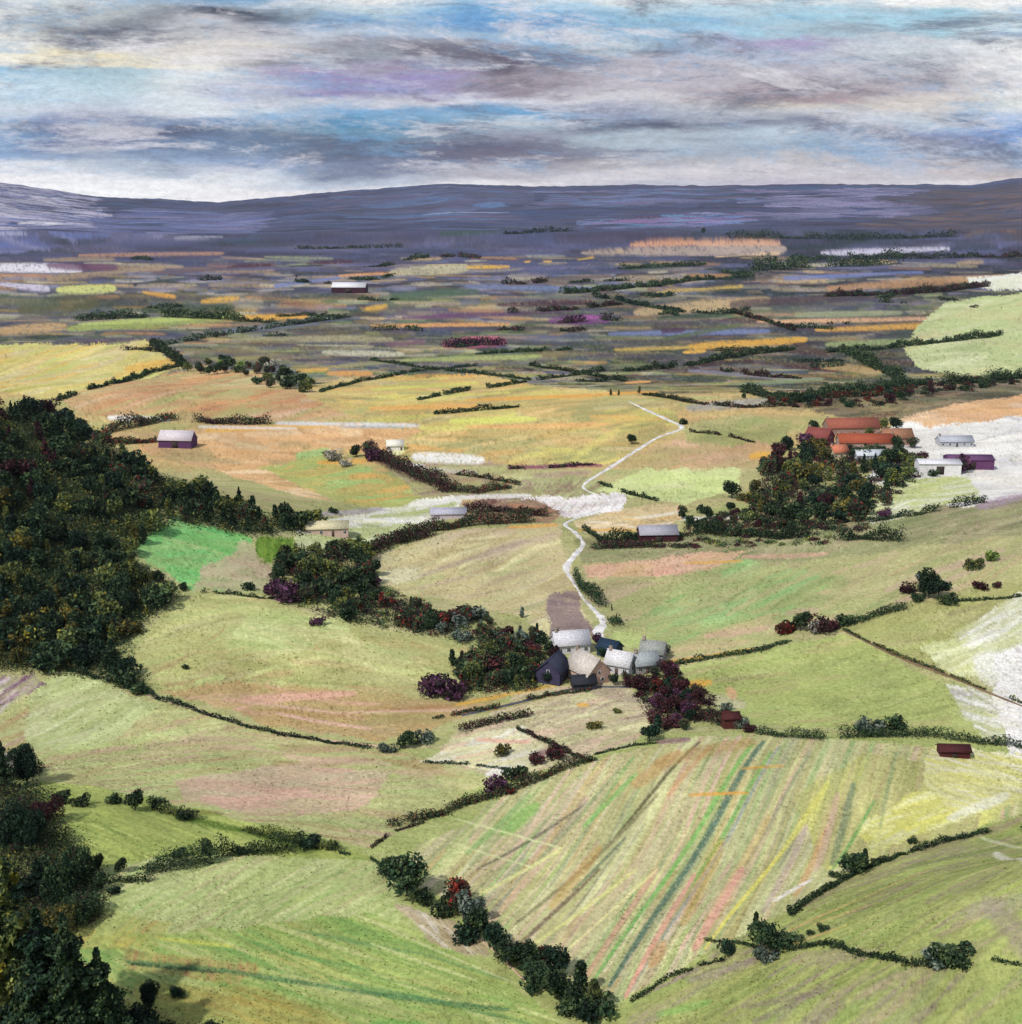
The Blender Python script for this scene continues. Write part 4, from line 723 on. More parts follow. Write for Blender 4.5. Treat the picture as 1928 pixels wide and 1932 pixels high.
# ------------------------------------------------------------------ hedges
for a in [
 ([(110, 757), (200, 728), (280, 705), (340, 690)], 6, 5, 'dark', 'thin dark hedge dividing the yellow field from the orange field'),
 ([(285, 652), (320, 672), (345, 692)], 12, 10, 'dark', 'short dark hedge running down to the belt above the orange fields'),
 ([(600, 742), (680, 720), (790, 700), (900, 690)], 4, 4, 'dark', 'thin hedge running right from the upper belt'),
 ([(700, 680), (800, 695), (900, 705), (1000, 718)], 5, 5, 'dark', 'thin hedge slanting across the plain above the yellow field'),
 ([(790, 755), (900, 735), (1000, 720), (1140, 700)], 6, 5, 'dark', 'dark hedge across the upper yellow field'),
 ([(1000, 690), (1100, 705), (1180, 720)], 6, 6, 'dark', 'short slanting hedge right of the upper yellow field'),
 ([(820, 782), (900, 775), (980, 768)], 8, 7, 'dark', 'dark hedge under the yellow strip'),
 ([(300, 652), (420, 632), (560, 612), (660, 598)], 6, 6, 'grey', 'long grey hedge below the far yellow strip'),
 ([(150, 605), (300, 598), (450, 604)], 12, 14, 'dark', 'thick dark hedge above the light green far field'),
 ([(440, 606), (560, 612), (640, 600)], 6, 6, 'dark', 'dark hedge right under the far yellow strip'),
 ([(200, 818), (300, 795), (355, 790), (380, 800)], 16, 14, 'mixed', 'dark hedge running up behind the white barn'),
 ([(370, 797), (450, 800), (520, 800)], 12, 12, 'maroon', 'dark maroon hedge right of the white barn'),
 ([(190, 835), (240, 838), (300, 832)], 18, 12, 'red', 'rusty hedge left of the white barn'),
 ([(690, 850), (740, 880), (790, 900), (850, 930)], 18, 18, 'maroon', 'maroon-brown hedge slanting below the white blossom'),
 ([(850, 925), (900, 930), (960, 920)], 10, 12, 'mixed', 'brown-green hedge in the middle of the pale strips'),
 ([(880, 968), (960, 965), (1030, 975)], 14, 12, 'maroon', 'dark red hedge above the central pale field'),
 ([(960, 885), (1050, 882), (1130, 876)], 6, 6, 'purple', 'thin magenta hedge under the yellow field'),
 ([(1130, 912), (1180, 930), (1240, 945)], 5, 5, 'dark', 'short dark line of hedge crossing below the white road'),
 ([(620, 1060), (700, 1035), (800, 1005), (900, 990), (1000, 985)], 18, 18, 'mixed', 'long dark hedge over the top of the central pale field'),
 ([(700, 1045), (760, 1025), (820, 1010)], 16, 12, 'maroon', 'maroon hedge under the long dark one'),
 ([(1135, 1025), (1200, 1015), (1320, 1008), (1420, 1012), (1560, 1015), (1700, 1020)], 14, 16, 'dark', 'long dark hedge along the foot of the village thicket'),
 ([(1120, 1035), (1220, 1032), (1300, 1030)], 12, 12, 'maroon', 'maroon hedge right of the white road bend'),
 ([(1640, 985), (1740, 970), (1800, 958), (1860, 948)], 10, 8, 'dark', 'dark hedge reaching to the right over the pale field'),
 ([(1100, 1000), (1122, 1012), (1135, 1026)], 9, 6, 'dark', 'short dark hedge beside the first bend of the white road'),
 ([(1085, 1095), (1110, 1120), (1140, 1150), (1165, 1180)], 18, 12, 'dark', 'dark hedge on the right of the tapering white road'),
 ([(380, 1118), (440, 1122), (500, 1130)], 5, 4, 'dark', 'thin hedge under the bright green field'),
 ([(110, 1258), (180, 1280), (260, 1305), (350, 1335)], 8, 6, 'teal', 'dark hedge at the start of the field track'),
 ([(350, 1335), (430, 1362), (520, 1385), (600, 1398), (700, 1412)], 7, 5, 'teal', 'thin dark hedge along the lower side of the field track'),
 ([(800, 1440), (880, 1442), (960, 1452)], 4, 4, 'grey', 'faint grey hedge under the pale triangle field'),
 ([(870, 1380), (940, 1362), (1000, 1350)], 10, 10, 'maroon', 'maroon hedge above the pale triangle field'),
 ([(820, 1355), (920, 1338), (1040, 1312), (1140, 1300)], 6, 6, 'mixed', 'thin hedge along the lane left of the farm'),
 ([(975, 1375), (1030, 1400), (1080, 1425), (1100, 1432)], 6, 6, 'maroon', 'dark maroon hedge sloping down the pale fields'),
 ([(1120, 1425), (1180, 1410), (1240, 1402)], 4, 4, 'dark', 'thin dark hedge under the round tree below the farm'),
 ([(735, 1560), (800, 1545), (880, 1520), (960, 1495), (1060, 1450), (1120, 1432)], 12, 12, 'mixed', 'red-flecked hedge along the top of the striped field'),
 ([(700, 1600), (740, 1570), (800, 1552)], 4, 4, 'maroon', 'thin brown hedge dropping to the gully'),
 ([(640, 1610), (700, 1620), (725, 1635)], 5, 5, 'dark', 'thin dark hedge leading to the gully trees'),
 ([(300, 1532), (400, 1550), (480, 1572), (560, 1592), (640, 1608)], 12, 10, 'olive', 'long olive hedge across the green hollow'),
 ([(275, 1645), (340, 1638), (410, 1622)], 26, 20, 'dark', 'thick dark hedge block in the green hollow'),
 ([(410, 1620), (480, 1608), (560, 1605)], 30, 16, 'dark', 'right part of the thick hedge in the green hollow'),
 ([(195, 1665), (260, 1665), (300, 1660)], 10, 8, 'dark', 'low dark hedge left of the thick hedge block'),
 ([(1250, 1258), (1340, 1242), (1430, 1228), (1490, 1210)], 7, 7, 'dark', 'dark hedge running from the farm up to the hillside clump'),
 ([(1560, 1190), (1620, 1172), (1700, 1150), (1760, 1140)], 12, 10, 'dark', 'dark hedge between the hillside clump and the biggest tree'),
 ([(1780, 1138), (1850, 1132), (1930, 1125)], 6, 5, 'dark', 'thin dark hedge running to the right edge under the biggest tree'),
 ([(1290, 1355), (1340, 1362), (1370, 1372)], 14, 12, 'maroon', 'maroon hedge just left of the brown hut'),
 ([(1395, 1382), (1480, 1390), (1560, 1395), (1640, 1390), (1720, 1388), (1800, 1394), (1870, 1404), (1950, 1416)], 12, 10, 'dark', 'long dark hedge right of the brown hut, over the striped field'),
 ([(1490, 1725), (1540, 1692), (1600, 1656), (1680, 1620), (1760, 1595), (1850, 1572), (1950, 1565)], 9, 8, 'dark', 'dark hedge along the crest of the near shoulder'),
 ([(1190, 1892), (1260, 1845), (1330, 1820), (1370, 1810)], 6, 5, 'dark', 'thin dark hedge climbing from the gully end'),
 ([(1330, 1775), (1400, 1780), (1440, 1795)], 5, 5, 'dark', 'short dark hedge left of the hedge junction'),
 ([(1440, 1810), (1500, 1790), (1560, 1782), (1620, 1800), (1690, 1815), (1760, 1822), (1830, 1822)], 10, 9, 'dark', 'dark hedge curving over the near right slope'),
 ([(1870, 1812), (1930, 1822)], 6, 5, 'dark', 'short dark hedge cut by the right edge on the near slope'),
 ([(1440, 1000), (1510, 990), (1560, 1000)], 8, 8, 'maroon', 'dark red hedge at the foot of the village thicket'),
 ([(1400, 740), (1500, 760), (1620, 740), (1740, 725), (1850, 722), (1930, 712)], 12, 14, 'dark', 'thick dark hedge behind the red-roofed village'),
 ([(1560, 752), (1640, 748), (1720, 738)], 10, 8, 'red', 'rust red hedge behind the red-roofed village'),
 ([(1360, 700), (1450, 712), (1540, 716)], 7, 8, 'maroon', 'maroon hedge on the plain left of the village'),
 ([(1560, 665), (1650, 660), (1760, 648), (1890, 632)], 8, 8, 'dark', 'dark hedge under the long yellow fields'),
 ([(1180, 700), (1300, 690), (1420, 668), (1500, 660)], 7, 8, 'dark', 'dark hedge below the short yellow field'),
 ([(1590, 660), (1650, 695), (1700, 715)], 12, 12, 'dark', 'dark hedge slanting down to the village'),
 ([(1380, 588), (1440, 605), (1500, 625)], 6, 6, 'maroon', 'dark slanting hedge in the middle of the blue plain'),
 ([(1560, 560), (1680, 556), (1780, 550), (1860, 540)], 7, 10, 'maroon', 'plum-dark hedge beside the pale right-hand field'),
 ([(1060, 555), (1180, 545), (1300, 530), (1420, 522)], 6, 8, 'dark', 'thin dark hedge crossing the middle of the far plain'),
 ([(1120, 560), (1200, 575), (1290, 590)], 6, 7, 'teal', 'dark slanting hedge in the far plain'),
 ([(960, 590), (1080, 585), (1200, 570)], 6, 8, 'maroon', 'plum hedge on the far plain above the purple flowers'),
 ([(1060, 610), (1100, 606), (1150, 603)], 12, 12, 'purple', 'purple flowering hedge far out on the plain'),
 ([(840, 655), (900, 650), (950, 652)], 10, 12, 'purple', 'magenta flowering hedge in the far plain'),
 ([(900, 668), (980, 664), (1080, 660)], 5, 7, 'dark', 'thin dark hedge below the magenta flowers'),
 ([(860, 895), (930, 905), (990, 918)], 6, 6, 'mixed', 'thin brown hedge left of the ploughed lines'),
 ([(1215, 745), (1300, 760), (1400, 770), (1500, 765)], 6, 7, 'mixed', 'dark hedge along the far side of the grey field'),
 ([(1300, 815), (1370, 822), (1420, 835)], 4, 4, 'maroon', 'thin maroon hedge right of the road bend'),
]:
    HEDGE(*a)
HEDGE([(1590, 1188), (1640, 1212), (1700, 1240), (1760, 1262), (1840, 1295), (1930, 1328)], 5, 4, 'ochre', 'thin brown hedge beside the track on the right slope')

for k in range(40):
    y_ = random.choice([random.uniform(486, 570), random.uniform(560, 720)]); x_ = random.uniform(-10, 1920); w_ = random.uniform(30, 110)
    HEDGE([(x_, y_), (x_+w_*.5, y_+random.uniform(-3, 3)), (x_+w_, y_+random.uniform(-7, 4))], random.uniform(4, 7), 8, random.choice(['dark', 'dark', 'teal', 'maroon']), 'very short scrap of hedge far out on the patchwork plain', .2, group='scraps of hedge on the far plain', dens=.6)
def WOODSTRIP(pts, hh, ww, pal, label): HEDGE(pts, hh, ww, pal, label, .08, 'far_wood', 'wood', .5, 'woods far out on the plain', .5)['kind'] = 'stuff'
WOODSTRIP([(1370, 448), (1480, 450), (1600, 452), (1720, 450), (1800, 446)], 10, 10, 'dark', 'far-off dark wood in a long strip at the right, the upper one')
WOODSTRIP([(1420, 512), (1520, 506), (1620, 502), (1700, 498)], 16, 16, 'dark', 'far-off dark wood below the pale lilac strip')
WOODSTRIP([(1600, 492), (1720, 488), (1840, 486)], 8, 10, 'dark', 'thin far-off dark wood right of the lilac strip')
WOODSTRIP([(1170, 508), (1260, 504), (1330, 500)], 7, 8, 'dark', 'short far-off dark wood left of the lower wood strip')
WOODSTRIP([(560, 470), (660, 469), (760, 467)], 6, 7, 'dark', 'far-off dark wood in the left half of the plain')
WOODSTRIP([(950, 442), (1080, 436)], 5, 7, 'teal', 'faint dark wood near the foot of the moor')
# ------------------------------------------------------------------ buildings
def box(x0, x1, y0, y1, z0, z1):
    V = [(x, y, z) for z in (z0, z1) for y in (y0, y1) for x in (x0, x1)]
    return V, [(0, 2, 3, 1), (4, 5, 7, 6), (0, 1, 5, 4), (2, 6, 7, 3), (0, 4, 6, 2), (1, 3, 7, 5)]
def join(parts):
    V = []; Fc = []
    for v, f in parts:
        o = len(V); V += list(v); Fc += [tuple(i+o for i in q) for q in f]
    return V, Fc
_M = {}
def cm(hexc, kind='plaster'):
    k = (hexc, kind)
    if k not in _M: _M[k] = tint(kind, tuple(alb(hexc, 1.05)), {'plaster': .12, 'stone': .3, 'roof_tile': .3, 'chalk_road': .35, 'board': .25}.get(kind, .2), {'plaster': .8, 'roof_tile': 2.2, 'chalk_road': .25, 'dirt_track': .3}.get(kind, 1.5))
    return _M[k]
GLASS = tint('window_glass', (.03, .035, .045), .2, 2, .15); TRIM = tint('white_trim', (.6, .6, .58), .1, 2); DOORM = tint('door_paint', (.08, .05, .04), .2, 3)
def pm(name, VF, m, parent): return link(name, mesh(name, VF[0], VF[1], m), parent)
def slab(y0, z0, y1, z1, x0, x1, t):
    n = np.array([-(z1-z0), y1-y0]); n = n/np.linalg.norm(n)*t
    if n[1] < 0: n = -n
    V = []
    for x in (x0, x1): V += [(x, y0, z0), (x, y1, z1), (x, y1+n[0], z1+n[1]), (x, y0+n[0], z0+n[1])]
    return V, [(0, 1, 2, 3), (7, 6, 5, 4), (0, 4, 5, 1), (1, 5, 6, 2), (2, 6, 7, 3), (3, 7, 4, 0)]
def HOUSE(name, px, py, L, D, h, r, rot, wallc, roofc, label, cat='house', wins=3, gwin=1, chim=1, door=True, wallk='plaster', group=None, lift=0):
    """gabled building: ridge along its local x, L x D metres, wall height h, roof rise r"""
    p = at(px, py)
    e = bpy.data.objects.new(name, None); col.objects.link(e); e.location = (p[0], p[1], p[2]-.3+lift); e.rotation_euler.z = R(rot)
    tag(e, label, cat, group)
    a, b = L/2, D/2
    V = [(-a, -b, -1.5), (a, -b, -1.5), (a, b, -1.5), (-a, b, -1.5), (-a, -b, h), (a, -b, h), (a, b, h), (-a, b, h), (-a, 0, h+r), (a, 0, h+r)]
    wl = bpy.data.meshes.new('wall'); wl.from_pydata(V, [], [(0, 1, 5, 4), (1, 2, 6, 9, 5), (2, 3, 7, 6), (3, 0, 4, 8, 7), (4, 5, 9, 8), (6, 7, 8, 9)]); wl.materials.append(cm(wallc, wallk))
    link('wall', wl, e)
    o = .45; k = r/b; t = .22
    rf = pm('roof', join([slab(-b-o, h-o*k+.02, 0, h+r+.02, -a-.35, a+.35, t), slab(b+o, h-o*k+.02, 0, h+r+.02, -a-.35, a+.35, t), box(-a-.38, a+.38, -.14, .14, h+r+.02, h+r+.34)]), cm(roofc, 'roof_tile'), e)
    for i in range(chim):
        cx = (-1, 1, 0)[i]*(a-.7)
        pm('chimney', join([box(cx-.4, cx+.4, -.4, .4, h+r-.5, h+r+1.1), box(cx-.48, cx+.48, -.48, .48, h+r+1.1, h+r+1.25)]), cm('9c8c80', 'stone'), rf)
    def win(x, y, z, side, w=1.0, hh=1.1):
        if side in 'fb':
            s = -1 if side == 'f' else 1; yy = s*b
            f = join([box(x-w/2-.08, x+w/2+.08, min(yy, yy+s*.06), max(yy, yy+s*.06), z-.08, z), box(x-w/2-.08, x+w/2+.08, min(yy, yy+s*.06), max(yy, yy+s*.06), z+hh, z+hh+.08), box(x-w/2-.08, x-w/2, min(yy, yy+s*.06), max(yy, yy+s*.06), z, z+hh), box(x+w/2, x+w/2+.08, min(yy, yy+s*.06), max(yy, yy+s*.06), z, z+hh), box(x-.03, x+.03, min(yy, yy+s*.05), max(yy, yy+s*.05), z, z+hh)])
            g = box(x-w/2, x+w/2, min(yy, yy+s*.02), max(yy, yy+s*.02), z, z+hh)
        else:
            s = 1 if side == 'r' else -1; xx = s*a; A, B = sorted((xx, xx+s*.06)); A2, B2 = sorted((xx, xx+s*.02))
            f = join([box(A, B, y-w/2-.08, y+w/2+.08, z-.08, z), box(A, B, y-w/2-.08, y+w/2+.08, z+hh, z+hh+.08), box(A, B, y-w/2-.08, y-w/2, z, z+hh), box(A, B, y+w/2, y+w/2+.08, z, z+hh)])
            g = box(A2, B2, y-w/2, y+w/2, z, z+hh)
        fo = pm('window', f, TRIM, e); pm('pane', g, GLASS, fo)
    if not wins and L > 6 and (wallk == 'board' or name == 'barn'):
        pm('door', join([box(-1.5*L/16, 1.5*L/16, -b-.08, -b, -.2, min(h*.8, 3.4*L/16+1))]), cm('3c3430', 'board'), e)
    if wins:
        xs = np.linspace(-a+1.3, a-1.3, wins)
        for i, x in enumerate(xs):
            if door and i == wins//2: pm('door', box(x-.5, x+.5, -b-.06, -b, -.2, 2.1), DOORM, e)
            else: win(x, 0, 1.0, 'f')
            if h > 4.6: win(x, 0, 3.4, 'f')
    for s in ('r', 'l'):
        for j in range(gwin):
            win(0, (j-(gwin-1)/2)*2.4, 1.0 if gwin > 1 or h < 3 else 1.3, s)
        if gwin and h+r > 5.5: win(0, 0, h-.3, s, .8, .9)
    return e
GF = 'buildings of the farmstead in the centre'
HOUSE('farmhouse', 1108, 1280, 10.5, 8, 3.6, 4.0, -55, 'd0ac9c', 'ccc4bc', 'farmhouse with pinkish gable wall and pale roof, foremost in the farmstead', wins=4, gwin=2, group=GF)
HOUSE('white_house', 1076, 1226, 10.5, 6.5, 3.2, 3.0, 12, 'd8d8e0', 'd0d0d8', 'white-roofed house behind the slate outhouse', wins=4, group=GF)
HOUSE('cottage', 1170, 1266, 7.5, 5.6, 3.2, 3.0, -28, 'd4d4dc', 'dcdce0', 'white cottage just right of the pink gabled farmhouse', wins=3, group=GF)
HOUSE('cottage', 1216, 1264, 7, 5.2, 3.0, 2.6, 14, '98989c', 'a4acb0', 'grey cottage at the right end of the farmstead', wins=3, group=GF)
HOUSE('barn', 1044, 1280, 9, 7, 3.8, 3.2, 68, '403c58', '34384c', 'dark slate outhouse left of the farmhouse', 'barn', wins=0, gwin=1, chim=0, wallk='stone', group=GF)
HOUSE('shed', 1100, 1296, 6.5, 4.5, 2.2, 1.5, 8, '3c3c48', '2c3038', 'low dark shed in front of the pink gable', 'shed', wins=0, gwin=0, chim=0, wallk='stone', group=GF)
HOUSE('shed', 1150, 1236, 6, 5, 3, 2, -35, '2c4050', '24384c', 'blue-black shed behind the pink gable', 'shed', wins=0, gwin=0, chim=0, wallk='board', group=GF)
HOUSE('house', 1232, 1242, 7, 5, 3, 2.6, -20, '8c8c94', '9ca09c', 'small grey house behind the grey cottage', wins=2, group=GF)
HOUSE('hut', 1377, 1372, 4.0, 3.6, 3.4, .8, 4, '582c2c', '4c2424', 'small dark brown hut standing on the hedge', 'hut', wins=0, gwin=0, chim=0, wallk='board')
HOUSE('shed', 1798, 1424, 7.0, 3.4, 2.0, .8, -4, '54282c', '4c2428', 'low maroon shed near the right edge hedge', 'shed', wins=0, gwin=0, chim=0, wallk='board')
HOUSE('barn', 336, 842, 19, 9, 4.6, 4.4, -8, '5c3c64', 'd8d0d8', 'white-roofed barn with purple walls in the orange fields', 'barn', wins=0, gwin=0, chim=0, wallk='board')
HOUSE('shed', 618, 1006, 16, 7, 3.0, 2.0, 6, 'd0b4a8', 'd4cca8', 'long pale shed at the tip of the wood', 'shed', wins=4, gwin=0, chim=0)
HOUSE('shed', 846, 976, 15, 7, 2.6, 1.8, 3, 'c8bcc4', 'b4b4c4', 'lilac-grey roofed shed above the central hedge', 'shed', wins=0, gwin=0, chim=0)
HOUSE('barn', 1240, 1018, 15, 8, 3.4, 2.6, 4, '4c2430', 'a8a8b4', 'grey-roofed barn with maroon walls above the central hedge', 'barn', wins=0, gwin=0, chim=0, wallk='board')
HOUSE('barn', 660, 552, 54, 22, 9, 7, -4, '402430', 'e0e0e4', 'far dark barn with a white roof out on the blue plain', 'barn', wins=0, gwin=0, chim=0, wallk='board')
GR = 'red-roofed houses of the village'
HOUSE('village_house', 1605, 818, 29, 11, 4.5, 4.4, 4, 'a08478', '9c5c4c', 'upper long house with a faded red roof in the village', wins=7, gwin=1, chim=2, group=GR)
HOUSE('village_house', 1632, 845, 29, 10, 4.0, 3.8, -3, 'b0988c', 'a4543c', 'lower long house with the brightest orange-red roof', wins=7, gwin=1, chim=2, group=GR)
HOUSE('village_house', 1545, 838, 13, 9, 4.5, 4.5, -40, '804454', '8c4c48', 'small house with a dull crimson roof left of the long ones', wins=3, gwin=1, chim=1, group=GR)
HOUSE('village_house', 1580, 862, 9, 7, 3.5, 3.0, 20, 'e8d4b4', 'cc7c60', 'little cream-walled house before the brightest red roof', wins=2, gwin=1, chim=1, group=GR)
HOUSE('cottage', 1640, 866, 15, 7, 2.8, 2.2, 3, 'c8ccd4', 'ccd4dc', 'long low whitish cottage under the brightest red roof', wins=4, gwin=0, chim=0)
HOUSE('village_house', 1690, 836, 16, 9, 4, 4, 6, 'a88878', 'a0745a', 'orange-roofed house right of the long red roofs', wins=3, gwin=1, chim=1, group=GR)
HOUSE('barn', 1768, 892, 20, 9, 5.5, 1.4, -2, 'e8e8e8', 'dcdce4', 'white-walled barn by the purple bushes at the right', 'barn', wins=0, gwin=0, chim=0)
HOUSE('barn', 1826, 882, 22, 10, 5, 1.6, -2, '684068', '6c4870', 'purple barn right of the white-walled one', 'barn', wins=0, gwin=0, chim=0, wallk='board')
HOUSE('house', 1800, 840, 18, 8, 3.0, 2.4, 2, 'b8bcc4', 'b4b8c4', 'pale blue-grey house behind the purple barn', wins=5, gwin=0, chim=1)
HOUSE('house', 745, 848, 9, 7, 3, 2.4, 10, 'f0ece4', 'ece8dc', 'small white house right of the magenta bush', wins=2, gwin=0, chim=0)

# ------------------------------------------------------------------ roads and tracks laid on the ground
def ROAD(name, pts, w, m, lift=.12):
    q = []
    P = [np.array(p, float) for p in pts]
    for i in range(len(P)-1):
        p0 = P[max(i-1, 0)]; p1 = P[i]; p2 = P[i+1]; p3 = P[min(i+2, len(P)-1)]
        for t in np.linspace(0, 1, 14, endpoint=False):
            q.append(.5*((2*p1)+(-p0+p2)*t+(2*p0-5*p1+4*p2-p3)*t*t+(-p0+3*p1-3*p2+p3)*t**3))
    q.append(P[-1])
    G = np.array([at(a[0], a[1])[:2] for a in q]); W = np.array([a[2] for a in q])
    T_ = np.gradient(G, axis=0); T_ /= np.linalg.norm(T_, axis=1)[:, None]+1e-9; N = np.stack([-T_[:, 1], T_[:, 0]], 1)
    V = []; K = 5
    for i in range(len(G)):
        ed = 1+.7*(vnoise(np.array([i*.45+3]), np.array([1.]))[0]-.5)
        for j in range(K):
            s = (j/(K-1)-.5)*W[i]*ed; x, y = G[i]+N[i]*s
            V.append((x, y, float(hgt(x, y))+lift-(.25 if j in (0, K-1) else 0)))
    Fc = [(i*K+j, i*K+j+1, (i+1)*K+j+1, (i+1)*K+j) for i in range(len(G)-1) for j in range(K-1)]
    o = link(name, mesh(name, V, Fc, m, None, True)); tag(o, kind='structure'); return o
CHALK = cm('d8d6d4', 'chalk_road'); DIRT = cm('7c6850', 'dirt_track'); PINKD = cm('c4ac90', 'dirt_track'); SLATE = cm('545660', 'dirt_track')
ROAD('road', [(1150, 1212, 1.2), (1128, 1194, 3.6), (1138, 1172, 3.4), (1118, 1148, 2.4), (1100, 1128, 1.3), (1082, 1098, 1.5), (1068, 1072, 3.4), (1084, 1048, 3.6), (1100, 1026, 2.2), (1084, 1004, 2.4), (1066, 989, 2.4), (1092, 976, 2.0), (1124, 963, 1.8), (1150, 944, 1.6), (1108, 926, 1.5), (1104, 912, 2.4), (1148, 884, 3.2), (1188, 858, 3.0), (1240, 826, 2.6), (1286, 808, 3.6), (1262, 793, 3.8), (1220, 774, 3.0), (1186, 757, 1.0)], None, CHALK)
ROAD('track', [(1590, 1188, 1.6), (1650, 1218, 1.6), (1710, 1246, 2.0), (1770, 1268, 2.6), (1800, 1280, 1.6), (1860, 1305, 1.2), (1960, 1345, 1.2)], None, DIRT)
ROAD('track', [(265, 1306, 1.4), (350, 1333, 1.4), (480, 1372, 1.4), (600, 1394, 1.6), (720, 1408, 1.6)], None, PINKD)
ROAD('track', [(870, 1350, 1.6), (980, 1325, 1.6), (1080, 1300, 1.8), (1180, 1296, 1.8), (1290, 1300, 1.5)], None, SLATE)
ROAD('track', [(870, 1725, .8), (900, 1765, .9), (940, 1800, .9), (990, 1850, .8)], None, PINKD)

# ------------------------------------------------------------------ sky, sun, air, camera
EXPO = .4; HAZE = 1.3e-5
w = bpy.data.worlds.new('World'); scene.world = w; w.use_nodes = True; nt = w.node_tree
bg = nt.nodes['Background']
SUN_EL, SUN_AZ = 48, 222                              # sun behind the viewer's left shoulder
sk = nd(nt, 'ShaderNodeTexSky', sky_type='NISHITA', sun_disc=False); sk.sun_elevation = R(SUN_EL); sk.sun_rotation = R(SUN_AZ); sk.altitude = 200
skm = nd(nt, 'ShaderNodeVectorMath', operation='SCALE'); skm.inputs['Scale'].default_value = .10; nt.links.new(sk.outputs[0], skm.inputs[0])
tc = nd(nt, 'ShaderNodeTexCoord'); sp = nd(nt, 'ShaderNodeSeparateXYZ'); nt.links.new(tc.outputs['Generated'], sp.inputs[0])
def M(op, a, b=None, c=None, clamp=False):
    n = nd(nt, 'ShaderNodeMath', operation=op); n.use_clamp = clamp
    for i, v in enumerate((a, b, c)):
        if v is None: continue
        if isinstance(v, (int, float)): n.inputs[i].default_value = v
        else: nt.links.new(v, n.inputs[i])
    return n.outputs[0]
yy = M('MAXIMUM', sp.outputs['Y'], .02)
u = M('DIVIDE', sp.outputs['X'], yy); v = M('DIVIDE', sp.outputs['Z'], yy)     # azimuth and height of the cloud layer
cmb = nd(nt, 'ShaderNodeCombineXYZ'); nt.links.new(u, cmb.inputs[0]); nt.links.new(M('MULTIPLY', v, 5.5), cmb.inputs[1])
def noise(scale, det=6, rough=.6, dist=0.0, off=0.0, vec=None):
    n = nd(nt, 'ShaderNodeTexNoise'); n.inputs['Scale'].default_value = scale; n.inputs['Detail'].default_value = det; n.inputs['Roughness'].default_value = rough; n.inputs['Distortion'].default_value = dist
    ad = nd(nt, 'ShaderNodeVectorMath', operation='ADD'); ad.inputs[1].default_value = (off, off*.7, 0); nt.links.new(vec or cmb.outputs[0], ad.inputs[0]); nt.links.new(ad.outputs[0], n.inputs['Vector'])
    return n.outputs['Fac']
nA = noise(5, 7, .65, .4, 3.1); nB = noise(6, 7, .6, .3, 9.7)
cm2 = nd(nt, 'ShaderNodeCombineXYZ'); nt.links.new(u, cm2.inputs[0]); nt.links.new(M('MULTIPLY', v, 7.0), cm2.inputs[1])
nC = noise(9, 8, .72, .8, 1.3, cm2.outputs[0])
cmi = nd(nt, 'ShaderNodeCombineXYZ'); nt.links.new(u, cmi.inputs[0]); nt.links.new(M('MULTIPLY', v, 2.2), cmi.inputs[1])
nD = noise(110, 6, .9, .3, 5.3, cmi.outputs[0])
uw = M('ADD', u, M('MULTIPLY', M('SUBTRACT', nA, .5), .26))
vw = M('ADD', v, M('MULTIPLY', M('SUBTRACT', nB, .5), .05))
def vof(py): return math.tan(math.atan((CY-py)/F)-TH)
VT = vof(-60)
